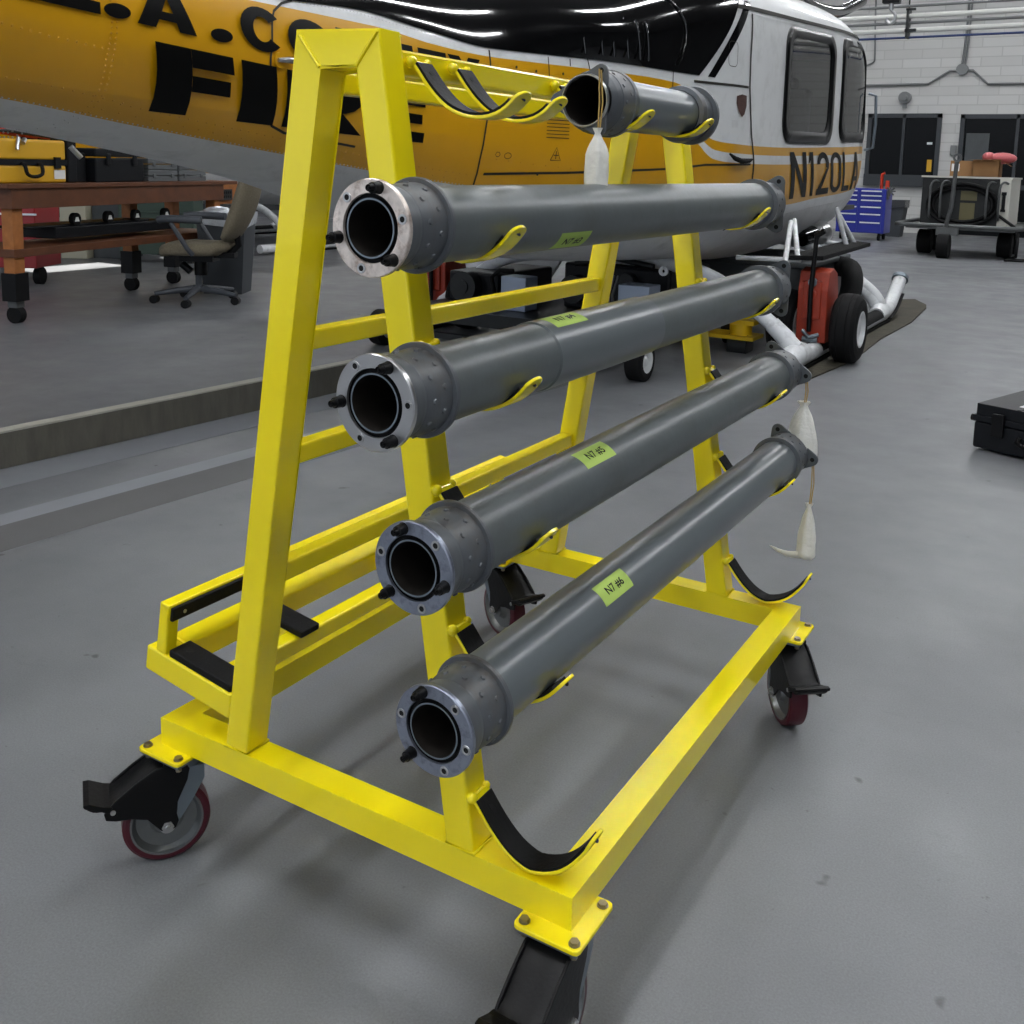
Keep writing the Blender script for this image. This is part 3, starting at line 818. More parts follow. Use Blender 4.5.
seam([(2.806, 1.175), (2.80, 1.30), (2.813, 1.434), (2.84, 1.60), (2.85, 1.80)], .009)
seam([(2.84, 1.232), (3.3, 1.245), (3.99, 1.278), (4.30, 1.306), (4.876, 1.318)], .012)
seam([(4.79, 2.20), (4.77, 1.95), (4.78, 1.77), (4.85, 1.50), (4.93, 1.33), (4.97, 1.12)], .022)
seam([(4.15, 1.757), (4.405, 1.762), (4.76, 1.770)], .014)
seam([(3.30, 1.765), (3.30, 1.80)], .006); seam([(3.40, 1.808), (3.42, 1.73), (3.50, 1.69), (3.72, 1.685), (4.0, 1.69)], .006)
seam([(3.98, 1.70), (3.98, 1.80)], .006); seam([(3.18, 1.55), (3.18, 1.80)], .005)
seam([(1.76, 1.870), (1.70, 1.85), (1.650, 1.815), (1.632, 1.78), (1.608, 1.634), (1.612, 1.5), (1.624, 1.434), (1.661, 1.399), (1.73, 1.376), (2.10, 1.335)], .009)
# gutter above the doors
gp = [(4.45, 2.205), (4.849, 2.232), (5.63, 2.277), (6.3, 2.32), (6.875, 2.355), (7.4, 2.38), (7.9, 2.40)]
m = MB(); v, f = sstrip(dens(gp), .022, .012); m.add(v, f, 0, True); v, f = sstrip(dens([(a, b-.011) for a, b in gp]), .004, .006); m.add(v, f, 0, True)
m.build('rain_gutter', 'seam_dark', heli)

# rivets
def rivets(rows, r, mt):
    m = MB()
    for pts, step in rows:
        acc = 0
        P = dens(pts, step)
        for y, z in P:
            p = near(y, z); q = near(y, z+.01); q2 = near(y+.01, z)
            nr = (q2-p).cross(q-p).normalized()
            if nr.x < 0: nr = -nr
            m.cyl(p-nr*.001, p+nr*r*.55, r, r*.55, n=6)
    return m.build('rivet_rows', mt, heli)
yl = lambda y, o: sY0(y)+o
row = lambda a, b, o, n=9: [(a+(b-a)*i/n, sY0(a+(b-a)*i/n)+o) for i in range(n+1)]
rivets([([(.50, 1.655), (.621, 1.639), (.762, 1.62), (.936, 1.604)], .028), ([(.50, 1.512), (.634, 1.497), (.842, 1.476), (1.053, 1.445)], .034),
        ([(.967, 1.80), (.967, 1.686), (.953, 1.57), (.957, 1.479), (.95, 1.41)], .016), ([(.988, 1.80), (.985, 1.689), (.974, 1.57), (.976, 1.479), (.97, 1.41)], .016),
        (row(1.05, 2.75, .052), .034), (row(1.0, 2.7, .026), .05), (row(2.9, 4.2, .14), .06)], .0042, 'rivet_yellow')
rivets([(row(.5, 2.75, .004), .019), ([(.60, 1.365), (.694, 1.338), (.818, 1.324), (.875, 1.326), (.925, 1.345), (.955, 1.392)], .014), ([(.66, 1.365), (.75, 1.345), (.86, 1.34), (.905, 1.356), (.935, 1.397)], .014),
        (row(5.2, 7.4, -.07), .06), ([(1.5, 1.862), (2.1, 1.875), (2.5, 1.84)], .02)], .0038, 'rivet_grey')

# windows
for k, w in enumerate(WIN):
    y0, y1, z0, z1, r = w
    out = [wz(w, q) for q in rrect(y0, y1, z0, z1, r)]; inn = [wz(w, q) for q in rrect(y0+.09, y1-.09, z0+.075, z1-.06, r-.03)]
    m = MB(); n = len(out); vs = []; fs = []
    for i in range(n): vs += [near(*out[i], -.004), near(*out[i], .014), near(*inn[i], .014), near(*inn[i], -.006)]
    for i in range(n):
        j = (i+1) % n
        for q in range(3): fs.append((4*i+q, 4*j+q, 4*j+q+1, 4*i+q+1))
    m.add(vs, fs, 0, True)
    ring2 = rrect(y0+.105, y1-.105, z0+.09, z1-.075, r-.04)
    fr_ = m.build('window_frame', 'rubber_seal', heli)
    m = MB(); vs = []; G = 14; fs = []
    for j in range(G+1):
        z = z0+.06+(z1-z0-.11)*j/G
        for i in range(G+1):
            y = y0+.07+(y1-y0-.14)*i/G; vs.append(near(*wz(w, (y, z)), .001))
    for j in range(G):
        for i in range(G): a = j*(G+1)+i; fs.append((a, a+1, a+G+2, a+G+1))
    m.add(vs, fs, 0, True); m.build('window_pane', 'plexiglass', fr_)
    # same opening on the far side, seen through the near pane
    m = MB(); m.add([V((2*HX-p.x-.02, p.y, p.z)) for p in [near(*wz(w, q), 0) for q in rrect(y0+.09, y1-.09, z0+.075, z1-.06, r)]], [tuple(range(28))], 0)
    m.build('far_window', 'plexiglass', heli)
# seats inside
for sx, sy in ((-1.08, 5.75), (-2.2, 5.75), (-1.08, 7.15), (-2.2, 7.15)):
    m = MB(); m.bx(sx-.26, sx+.26, sy-.25, sy+.25, 1.0, 1.25); m.bx(sx-.26, sx+.26, sy-.32, sy-.18, 1.2, 1.93); m.bx(sx-.16, sx+.16, sy-.31, sy-.2, 1.93, 2.02)
    m.build('seat', 'seat_fabric', heli, bevel=.04, seg=3)
MB().bx(-2.75, -.72, 4.9, 8.2, .96, 1.0).build('cabin_floor', 'cabin_liner', heli)

# lettering
def letter(ch, y0, y1, b0, b1, t0, t1, bold=.045, out=.004, mt='ink_black', parent=None, slant=0.):
    tv, tf, _ = text_mb(ch, bold); m = MB()
    if ch in ('.',): 
        tv = [(.5, .5)]+[(.5+.5*math.cos(a), .5+.5*math.sin(a)) for a in [2*PI*i/20 for i in range(20)]]; tf = [(0, i+1, (i+1) % 20+1) for i in range(20)]
    P = []
    for u, v in tv:
        y = y0+(y1-y0)*u+slant*v; b = b0+(b1-b0)*u; t_ = t0+(t1-t0)*u; P.append(near(y, b+(t_-b)*v, out))
    m.add(P, tf, 0); return m
def poly_letter(polys, y0, y1, zb, zt, out=.004, shear=0.):
    """polys in the unit square, quads cut fine enough to follow the skin"""
    m = MB()
    for p in polys:
        # p = 4 corners
        a, b, c, d = [V((q[0], q[1], 0)) for q in p]; n = 5; vs = []; fs = []
        for j in range(n+1):
            for i in range(n+1):
                q = (a.lerp(b, i/n)).lerp(d.lerp(c, i/n), j/n); y = y0+(y1-y0)*q.x+shear*q.y; vs.append(near(y, zb(y)+(zt(y)-zb(y))*q.y, out))
        for j in range(n):
            for i in range(n): k = j*(n+1)+i; fs.append((k, k+1, k+n+2, k+n+1))
        m.add(vs, fs, 0, True)
    return m
def R(x0, x1, y0, y1): return [(x0, y0), (x1, y0), (x1, y1), (x0, y1)]
def arcq(cx, cy, rx, ry, tx, ty, a0, a1, n=8):
    out = []
    for i in range(n):
        p = a0+(a1-a0)*i/n; q = a0+(a1-a0)*(i+1)/n
        out.append([(cx+rx*math.cos(p), cy+ry*math.sin(p)), (cx+rx*math.cos(q), cy+ry*math.sin(q)), (cx+(rx-tx)*math.cos(q), cy+(ry-ty)*math.sin(q)), (cx+(rx-tx)*math.cos(p), cy+(ry-ty)*math.sin(p))])
    return out
GL = {
 'F': [R(0, .44, 0, 1), R(.44, 1, .72, 1), R(.44, .95, .36, .60)],
 'I': [R(0, 1, 0, 1)],
 'R': [R(0, .36, 0, 1), R(.36, .62, .78, 1), R(.36, .62, .36, .58)]+arcq(.62, .68, .36, .32, .30, .21, -PI/2, PI/2)+[[(.62, 0), (1.0, 0), (.70, .40), (.36, .40)]],
 'E': [R(0, .40, 0, 1), R(.40, 1, .78, 1), R(.40, .95, .40, .61), R(.40, 1, 0, .22)],
 'L': [R(0, .36, .0, 1), R(.36, 1, 0, .24)],
 'A': [[(0, 0), (.30, 0), (.62, 1), (.36, 1)], [(.70, 0), (1, 0), (.66, 1), (.42, 1)], R(.22, .80, .18, .36)],
 'C': arcq(.52, .5, .52, .5, .30, .22, PI*.22, PI*1.78, 20),
 'O': arcq(.5, .5, .5, .5, .28, .22, 0, 2*PI, 26),
 'U': [R(0, .32, .4, 1), R(.68, 1, .4, 1)]+arcq(.5, .42, .5, .42, .32, .22, PI, 2*PI, 12),
 'N': [R(0, .28, 0, 1), R(.72, 1, 0, 1), [(.28, 1), (.28, .62), (.72, 0), (.72, .38)]],
 'T': [R(.32, .68, 0, .78), R(0, 1, .78, 1)],
 'Y': [R(.33, .67, 0, .45), [(.33, .42), (.67, .42), (.36, 1), (0, 1)], [(.33, .42), (.67, .42), (1, 1), (.64, 1)]],
}
letters = []
zb1 = lambda y: 1.426-.047*(y-1.12); zt1 = lambda y: 1.646-.0655*(y-1.11)
full = MB()
for ch, a, b, s in (('F', 1.118, 1.435, .034), ('I', 1.472, 1.635, .027), ('R', 1.685, 2.09, .018), ('E', 2.135, 2.46, .005)):
    p = poly_letter(GL[ch], a+s, b+s, zb1, zt1, shear=-s); full.add(p.v, p.f, 0, True)
zb2 = lambda y: 1.714-.066*(y-.757); zt2 = lambda y: 1.866-.058*(y-.757)
for ch, a, b in (('L', .62, .926), ('A', 1.055, 1.285), ('C', 1.477, 1.672), ('O', 1.70, 1.93), ('U', 1.96, 2.14), ('N', 2.17, 2.40), ('T', 2.43, 2.59), ('Y', 2.60, 2.785)):
    p = poly_letter(GL[ch], a, b, zb2, zt2); full.add(p.v, p.f, 0, True)
for c in (.985, 1.39):
    p = letter('.', c-.048, c+.048, zb2(c), zb2(c), zb2(c)+.046, zb2(c)+.046); full.add(p.v, p.f, 0)
full.build('fleet_lettering', 'ink_black', heli)
zb3 = lambda y: 1.091+(y-5.81)*.0325; zt3 = lambda y: 1.411+(y-5.62)*.024
N_ = [R(0, .24, 0, 1), R(.76, 1, 0, 1), [(.0, 1), (.24, 1), (1, 0), (.76, 0)]]
one = [R(.38, .72, 0, 1), [(.05, .72), (.38, .82), (.38, 1), (.30, 1)]]
two = arcq(.5, .72, .48, .28, .24, .14, -PI*.15, PI*1.0, 12)+[[(0, .10), (.32, .10), (.98, .66), (.72, .60)], R(0, 1, 0, .15)]
zero = arcq(.5, .76, .5, .24, .24, .13, 0, PI, 12)+arcq(.5, .24, .5, .24, .24, .13, PI, 2*PI, 12)+[R(0, .24, .24, .76), R(.76, 1, .24, .76)]
Lp = [R(0, .28, 0, 1), R(.28, 1, 0, .14)]
Ap = [[(0, 0), (.24, 0), (.62, 1), (.40, 1)], [(.76, 0), (1, 0), (.62, 1), (.40, 1)], R(.22, .78, .24, .36)]
reg = MB()
for g, a, b in ((N_, 5.70, 6.07), (one, 6.10, 6.30), (two, 6.33, 6.66), (zero, 6.70, 7.00), (Lp, 7.05, 7.26), (Ap, 7.31, 7.62)):
    p = poly_letter(g, a+.10, b+.10, zb3, zt3, shear=-.17); reg.add(p.v, p.f, 0, True)
reg.build('registration_lettering', 'ink_black', heli)

# small fittings
m = MB()
for i in range(6):
    z = 1.415+.017*i; v, f = sstrip([(3.17, z), (3.235, z), (3.30, z)], .004, .003); m.add(v, f)
m.build('vent_louvres', 'seam_dark', heli)
m = MB(); tri = [(3.205, 1.305), (3.262, 1.305), (3.234, 1.368), (3.205, 1.305)]
v, f = sstrip(tri, .004, .003); m.add(v, f)
for a in (((3.220, 1.330), (3.248, 1.330)), ((3.234, 1.312), (3.234, 1.35))):
    v, f = sstrip(list(a), .004, .003); m.add(v, f)
v, f = sstrip([(2.96+.02*math.cos(a), 1.32+.014*math.sin(a)) for a in [2*PI*i/14 for i in range(15)]], .003, .003); m.add(v, f)
v, f = sstrip([(2.90+.014*math.cos(a), 1.325+.012*math.sin(a)) for a in [2*PI*i/6 for i in range(7)]], .003, .003); m.add(v, f)
m.build('warning_marks', 'seam_dark', heli)
m = MB()
for y, z in ((3.0, 1.735), (3.11, 1.725), (3.26, 1.725), (3.15, 1.235)):
    p = near(y, z); m.cyl(p, p+V((.003, 0, 0)), .007, n=10)
m.build('fastener', 'seam_dark', heli)
m = MB()
sp = [(4.588, 1.708), (4.66, 1.722), (4.732, 1.718), (4.738, 1.66), (4.71, 1.61), (4.672, 1.590), (4.625, 1.62), (4.59, 1.665)]
m.add([near(y, z, .004) for y, z in sp], [tuple(range(8))]); m.build('door_badge', 'badge_brown', heli)
m = MB(); m.add([near(y, z, .003) for y, z in [(4.545, 1.568), (4.615, 1.571), (4.625, 1.528), (4.553, 1.525)]], [(0, 1, 2, 3)]); m.build('grey_patch', 'heli_grey', heli)
seam(rrect(4.475, 4.575, 1.87, 2.01, .03)+[(4.575, 1.98)], .004)
m = MB(); m.tube([near(4.53, 1.375, .01), near(4.56, 1.348, .03), near(4.63, 1.335, .035), near(4.75, 1.338, .035), near(4.86, 1.348, .015)], [.006, .014, .016, .014, .006], 8)
m.build('door_handle', 'grip_black', heli)
m = MB(); p = near(1.655, 1.637); m.cyl(p, p+V((.008, 0, 0)), .03, n=20, mi=0); m.tube([p+V((.012, -.02, 0)), p+V((.02, .03, .004)), p+V((.02, .055, .003))], [.008, .012, .011], 10, mi=1)
m.build('hatch_handle', ['heli_yellow', 'bright_steel'], heli)
m = MB(); m.tube([(HX+.22, .93, 1.30), (HX+.23, .96, 1.265)], .009, 8); m.build('drain_tube', 'bright_steel', heli)
# ribs and louvres on the cowling
for i, y in enumerate((3.36, 3.46, 3.53, 3.62, 3.70, 3.76)):
    MB().tube([near(y, z, .035) for z in (1.83, 1.90, 1.97, 2.03)], .006, 6).build('cowling_rib', 'heli_black', heli)
m = MB()
m.tube([near(4.0+.06*math.sin(k*.5), 1.83+.06*k, .02) for k in range(7)], .006, 6)
m.build('cowling_rib', 'heli_black', heli)
# white mast fairing on the roof
m = MB(); vs = []; fs = []; prof = [(4.9, .72, .0), (5.0, .84, .30), (5.3, .90, .48), (5.9, .90, .56), (6.6, .80, .52), (7.1, .62, .36), (7.5, .35, .16), (7.7, .05, .0)]
yy_ = [4.9+.1*i for i in range(29)]; fw = tab([p[0] for p in prof], [p[1] for p in prof]); fh = tab([p[0] for p in prof], [p[2] for p in prof])
for y in yy_:
    zt = HM(y)+HU(y)-.10
    for k in range(25):
        a = PI*k/24; c, s_ = math.cos(a), math.sin(a)
        vs.append((HX+fw(y)*abs(c)**.7*(1 if c > 0 else -1), y, zt+(fh(y)+.1)*s_**.7))
for i in range(len(yy_)-1):
    for k in range(24): a = i*25+k; fs.append((a, a+1, a+26, a+25))
m.add(vs, fs, 0, True); m.build('mast_fairing', 'heli_white', heli)
m = MB(); m.tube(smooth_path([(-1.0, 7.0, 2.66), (-1.0, 7.3, 2.64), (-1.0, 7.8, 2.66), (-1.0, 8.3, 2.72), (-1.0, 8.75, 2.83), (-1.0, 9.1, 2.93)], 4), .055, 14)
m.tube([(-1.0, 7.6, 2.62), (-1.0, 7.6, 2.46)], .02, 8)
m.cyl((-1.0, 7.2, 2.45), (-1.0, 7.2, 2.66), .05)
m.build('roof_duct', 'black_gloss', heli)
m = MB(); m.tube([near(7.74, 1.95, .03), near(7.76, 1.93, .09), near(7.78, 1.70, .10), near(7.8, 1.50, .09), near(7.8, 1.48, .02)], .012, 8); m.build('grab_handle', 'zinc_steel', heli)
# belly details: vent, tow rings
m = MB(); v, f = [], []
pts = [(5.0+.16*math.cos(a)*.7+.05*math.sin(a), .955+.038*math.sin(a)+.035*math.cos(a)) for a in [2*PI*i/18 for i in range(18)]]
m.add([near(y, z, .004) for y, z in pts], [tuple(range(18))]); m.build('belly_vent', 'hole_black', heli)

# landing gear
def skid(x, parent, detail=True):
    m = MB()
    P = smooth_path([(x, 4.55, .085), (x, 4.8, .085), (x, 6, .085), (x, 7.4, .085), (x, 7.85, .088), (x-.01, 8.15, .13), (x-.02, 8.40, .22), (x-.02, 8.60, .32)], 5)
    m.tube(P, .058, 16); m.cyl((x-.02, 8.59, .315), (x-.02, 8.615, .34), .075, n=18, mi=1)
    sk = m.build('skid_tube', ['skid_white', 'zinc_steel'], parent)
    m = MB()
    for a, b in ((4.95, 5.05), (5.65, 7.7)):
        m.ribbon([(x+.061*math.cos(t), a, .085+.061*math.sin(t)) for t in [PI*i/10 for i in range(11)]], (0, 1, 0), b-a, -.006)
    m.ribbon([(x-.063, 7.9, .035), (x-.063, 8.12, .07), (x-.068, 8.3, .13), (x-.07, 8.45, .20)], (1, 0, 0), .126, .006)
    m.build('walk_strip', 'grip_black', sk)
    m = MB()
    m.bx(x-.05, x+.05, 5.0, 7.9, .006, .03); m.build('wear_shoe', 'grip_black', sk)
for x in (-.33, -3.17): skid(x, heli)
def cross(y, zt, name='cross_tube'):
    m = MB(); half = [(-.33, .16), (-.40, .22), (-.56, .345), (-.75, .48), (-.92, .57), (-1.12, .625), (-1.46, .655)]
    if zt: half = [(a, b+zt*(1 if b > .2 else 0)) for a, b in half]
    P = [(a, y, b) for a, b in half]+[(2*HX-a, y, b) for a, b in half[::-1]]
    m.tube(smooth_path(P, 4), .048, 14)
    for s in (0, 1):
        f = lambda a: a if not s else 2*HX-a
        m.tube([(f(-.33), y-.17, .10), (f(-.33), y-.10, .115), (f(-.33), y+.10, .115), (f(-.33), y+.17, .10)], [.062, .074, .074, .062], 16)
        m.tube([(f(-.335), y, .10), (f(-.40), y, .215), (f(-.50), y, .30)], [.07, .06, .054], 14)
    m.build(name, 'skid_white', heli)
cross(5.2, 0); cross(7.75, .04)
# cabin step and its struts
m = MB(); m.prism([(-.52, 5.45, .70), (-.30, 5.6, .70), (-.30, 7.0, .715), (-.52, 7.2, .715)], (0, 0, .03)); m.build('cabin_step', 'grip_black', heli, bevel=.004)
m = MB()
for a, b in (((-.62, 5.98, .94), (-.45, 5.52, .72)), ((-.62, 5.9, .93), (-.45, 5.22, .62)), ((-.50, 6.66, 1.02), (-.42, 6.72, .735)), ((-.52, 6.75, 1.0), (-.42, 6.98, .735)), ((-.9, 5.6, .68), (-.45, 5.6, .69)), ((-.9, 7.1, .75), (-.45, 7.0, .71))):
    MB().tube([a, b], .018, 10).build('step_strut', 'skid_white', heli)
m = MB(); m.sphere((-.72, 7.05, .80), .11, 18, 0, sc=(1, 1, .9)); m.cyl((-.80, 6.82, .76), (-.74, 6.95, .79), .07, n=18, mi=1); m.build('landing_light', ['bright_steel', 'black_gloss'], heli)
for y, z in ((4.75, .665), (3.9, .74)):
    m = MB(); m.lathe([(-.01, .012), (-.01, .03), (.01, .03), (.01, .012)], (-1.08, y, z-.03), (0, 1, 0), 16); m.build('tie_down_ring', 'skid_white', heli)
m = MB()
for i, (x, y) in enumerate(((-1.42, 3.02), (-1.40, 3.10), (-1.38, 3.20), (-1.36, 3.30))):
    z = .90
    m.tube([(x, y, z+.05), (x, y+.01, z-.02), (x, y+.03, z-.07), (x, y+.05, z-.02), (x, y+.05, z+.05)], .009, 8)
m.build('belly_clamp', 'skid_white', heli)

# ------------------------------------------------------------------ ground handling wheels
def handling(loc, label, rz=0):
    t = thing('handling_wheel_unit', label, 'wheel unit', loc, rz, None)
    m = MB()
    pr = [(-.13, .14), (.13, .14), (.14, .30), (.15, .46), (.10, .60), (.0, .64), (-.10, .62), (-.14, .50), (-.14, .30)]
    m.prism([(-.10, a, z) for a, z in pr], (.20, 0, 0)); m.bx(-.06, .06, -.16, -.128, .30, .56)
    m.cyl((.0, -.155, .47), (.0, -.17, .47), .035)
    b = m.build('housing', 'orange_paint', t, bevel=.012)
    m = MB(); m.tube([(.0, -.18, .22), (.0, -.19, .5), (.01, -.16, .88)], .016, 10); m.tube([(.0, -.16, .86), (.06, -.16, .9)], .02, 8); m.build('pump_handle', 'black_plastic', t)
    m = MB(); m.cyl((0, -.132, .55), (0, -.165, .55), .03, n=14); m.tube([(-.05, -.15, .22), (0, -.17, .18), (.06, -.15, .2)], .014, 8); m.cyl((-.05, -.14, .16), (.05, -.14, .16), .02); m.build('hydraulic_fitting', 'zinc_steel', t)
    for s in (-1, 1):
        m = MB(); c = (s*.215, .02, .238)
        m.lathe([(-.085, .12), (-.088, .16), (-.082, .205), (-.06, .232), (-.035, .237), (-.03, .233), (-.025, .238), (0, .2385), (.025, .238), (.03, .233), (.035, .237), (.06, .232), (.082, .205), (.088, .16), (.085, .12)], c, (1, 0, 0), 40)
        w = m.build('wheel', 'tyre_rubber', t)
        m = MB(); m.lathe([(.086, .125), (.088, .112), (.06, .10), (.045, .05), (.07, .04), (.07, 0)], c, (1, 0, 0), 32); m.lathe([(-.086, .125), (-.088, .112), (-.06, .10), (-.045, .05), (-.07, .04), (-.07, 0)], c, (1, 0, 0), 32)
        m.build('rim', 'heli_white', w)
    return t
handling((-.355, 5.74, 0), 'orange wheel unit with two black tyres clamped on the near white skid', 0)
# ------------------------------------------------------------------ background materials
mat('cabinet_blue', (32, 44, 150), .35, .1, coat=.3)
mat('handle_light', (226, 228, 232), .35, .3)
mat('bin_grey', (62, 66, 70), .6)
mat('bin_liner', (70, 72, 74), .25, 0, bump=.8, bscale=30)
mat('cardboard', (150, 112, 72), .8, var=.06)
mat('pink_wrap', (190, 96, 100), .35, 0, bump=.6, bscale=40)
mat('cart_panel', (34, 36, 36), .45, .2, var=.2, vscale=8)
mat('cart_steel', (92, 94, 94), .5, .4, var=.15)
mat('olive_panel', (104, 98, 66), .5)
mat('cream_white', (206, 204, 194), .5)
mat('bench_wood', (92, 52, 26), .55, 0, var=.22, vscale=9, stretch=(1, 1, 1))
mat('bench_wood_light', (158, 98, 46), .6, 0, var=.2, vscale=14)
mat('case_yellow', (214, 164, 30), .45)
mat('case_black', (16, 18, 22), .45, 0, spec=.25, bump=.1, bscale=90)
mat('case_grey', (90, 94, 96), .5)
mat('tool_red', (150, 24, 28), .4, coat=.3)
mat('hose_red', (200, 54, 24), .5)
mat('cabinet_green', (52, 70, 60), .5)
mat('cabinet_cream', (186, 182, 160), .5)
mat('chair_fabric', (118, 110, 92), .95, 0, var=.18, vscale=90, bump=.4, bscale=200)
mat('chair_grey', (66, 70, 76), .5)
mat('clear_wrap', (200, 204, 208), .12, .3, bump=1, bscale=25)
mat('mat_brown', (58, 54, 42), .9, 0, var=.35, vscale=6, bump=.6, bscale=30)
mat('curb_face', (104, 101, 92), .85, 0, var=.15, vscale=20, bump=.4, bscale=60, stretch=(1, 1, .25))
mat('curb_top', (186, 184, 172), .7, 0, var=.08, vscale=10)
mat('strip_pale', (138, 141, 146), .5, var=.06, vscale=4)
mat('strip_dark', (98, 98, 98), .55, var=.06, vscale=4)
mat('office_dark', (18, 19, 21), .7)
mat('jack_yellow', (220, 180, 20), .45)

# ------------------------------------------------------------------ walls, openings, services on the back wall
WL = MB(); WX = -17.
WL.bx(WX-.2, WX, -10, 5.4, 0, 7.5).bx(WX-.2, WX, 8.2, YW, 0, 7.5)
zz = [0, 4.36, 4.76, 4.92, 5.20, 6.34, 6.48, 7.5]
for i in (0, 2, 4, 6): WL.bx(WX-.2, WX, 5.4, 8.2, zz[i], zz[i+1])  # unseen slots, added and sized to let sun patches fall on the floor
struct('wall_left', WL, 'dark_wall')
struct('wall_right', MB().bx(12, 12.2, -10, YW, 0, 7.5), 'dark_wall')
def opening(name, x0, x1, z0, z1, fw, extra):
    m = MB(); y0, y1 = YW-.06, YW+.0
    m.bx(x0, x0+fw, y0, y1, z0, z1); m.bx(x1-fw, x1, y0, y1, z0, z1); m.bx(x0, x1, y0, y1, z1-fw, z1)
    if extra == 'win': m.bx(x0, x1, y0-.05, y1, z0, z0+.26); m.bx((x0+x1)/2-.03, (x0+x1)/2+.03, y0, y1, z0, z1)
    else: m.bx(x0, x1, y0, y1, 1.02, 1.12); m.bx(x1-.9, x1-.84, y0, y1, 0, z1)
    o = struct(name, m, 'window_frame')
    MB().bx(x0+fw*.5, x1-fw*.5, YW-.02, YW-.012, z0+.02, z1-.02).build('glass', 'dark_glass', o)
    return o
w = opening('window_1', -3.84, -2.28, 1.02, 2.62, .09, 'win')
MB().bx(-2.52, -2.42, YW-.030, YW-.024, 1.36, 1.62).build('yellow_notice', 'case_yellow', w)
MB().bx(-2.55, -2.44, YW-.030, YW-.024, 1.95, 2.0).build('white_notice', 'handle_light', w)
d = opening('door_1', -1.90, .10, .0, 2.60, .09, 'door')
MB().bx(-1.76, -1.30, YW-.035, YW-.026, 1.15, 2.2).build('door_panel', 'grey_box', d)
def tagged(mb, name, m, label, cat, group=None, **k):
    o = mb.build(name, m, None, **k); return tagp(o, label, cat, group)
m = MB(); m.cyl((-3.08, YW, 2.96), (-3.08, YW-.14, 2.96), .13, n=20); m.cyl((-3.08, YW-.14, 2.96), (-3.08, YW-.2, 2.96), .07, n=16); m.bx(-3.12, -3.04, YW-.08, YW, 2.74, 2.86)
tagged(m, 'alarm_bell', 'conduit', 'round grey alarm bell on the block wall above the dark window', 'bell')
tagged(MB().bx(-2.06, -1.94, YW-.05, YW, 1.72, 1.94), 'switch_box', 'conduit', 'small grey switch box on the wall between window and doorway', 'box', bevel=.008)
m = MB()
m.tube([(-4.6, YW-.05, 3.24), (-2.62, YW-.05, 3.25), (-2.2, YW-.05, 3.52), (-1.74, YW-.05, 3.52), (-1.42, YW-.05, 3.23), (3, YW-.05, 3.22)], .025, 8)
m.tube([(-1.97, YW-.05, 3.52), (-1.93, YW-.05, 4.1), (-1.90, YW-.05, 7.4)], .025, 8); m.tube([(-1.91, YW-.05, 3.52), (-1.87, YW-.05, 4.1), (-1.84, YW-.05, 7.4)], .02, 8)
m.cyl((-1.95, YW, 3.54), (-1.95, YW-.12, 3.54), .12, n=18)
tagged(m, 'wall_conduit', 'conduit', 'thin grey conduit with round junction box on the back wall', 'conduit')
m = MB(); m.tube(smooth_path([(-3.86, YW-.04, 7.3), (-3.86, YW-.04, 5.1), (-3.8, YW-.04, 3.95), (-3.86, YW-.04, 3.72), (-4.3, YW-.04, 3.62)], 4), .018, 8)
tagged(m, 'hanging_cable', 'conduit', 'thin dark cable curving down the back wall beside the helicopter', 'cable')
yp = 14.
for i, (z0, z1, r, mt, lb) in enumerate(((3.60, 3.64, .020, 'conduit', 'topmost thin grey pipe crossing high in front of the wall'), (3.47, 3.50, .035, 'pipe_white', 'upper thick white pipe crossing high in front of the wall'),
        (3.38, 3.41, .022, 'conduit', 'middle grey pipe crossing high in front of the wall'), (3.28, 3.31, .035, 'pipe_white', 'lower thick white pipe crossing high in front of the wall'), (3.19, 3.21, .016, 'pipe_blue', 'thin blue pipe, lowest of the crossing pipes'))):
    m = MB(); m.tube([(-6.5, yp+.02*i, z0-.02), (6, yp+.02*i, z1+.03)], r, 8)
    tagged(m, 'overhead_pipe', mt, lb, 'pipe', 'pipes crossing overhead near the back wall')
m = MB(); m.bx(-1.52, -1.49, yp-.06, yp+.14, 3.18, 3.58); m.bx(-1.53, -1.40, yp-.06, yp-.02, 3.55, 3.58); m.bx(-1.53, -1.38, yp-.06, yp-.02, 3.26, 3.30); m.tube([(-1.51, yp+.05, 3.6), (-1.51, yp+.05, 7.5)], .012, 6)
tagged(m, 'pipe_hanger', 'cart_panel', 'dark metal bracket holding the overhead pipes', 'bracket')
hk = thing('hoist_hook', 'black hoist block with steel hook hanging above the floor, right of the helicopter', 'hook', (-1.03, 10.6, 2.86))
m = MB(); m.bx(-.09, .09, -.06, .06, .27, .42); m.cyl((0, 0, .42), (0, 0, 4.6), .008, n=6); m.cyl((.03, 0, .42), (.03, 0, 4.6), .008, n=6); m.build('hook_block', 'black_plastic', hk, bevel=.01)
m = MB(); m.tube(smooth_path([(0, 0, .28), (.005, 0, .2), (.045, 0, .15), (.04, 0, .08), (0, 0, .055), (-.04, 0, .085), (-.035, 0, .12)], 4), .018, 10); m.cyl((0, 0, .2), (0, 0, .28), .025); m.build('hook', 'bright_steel', hk)

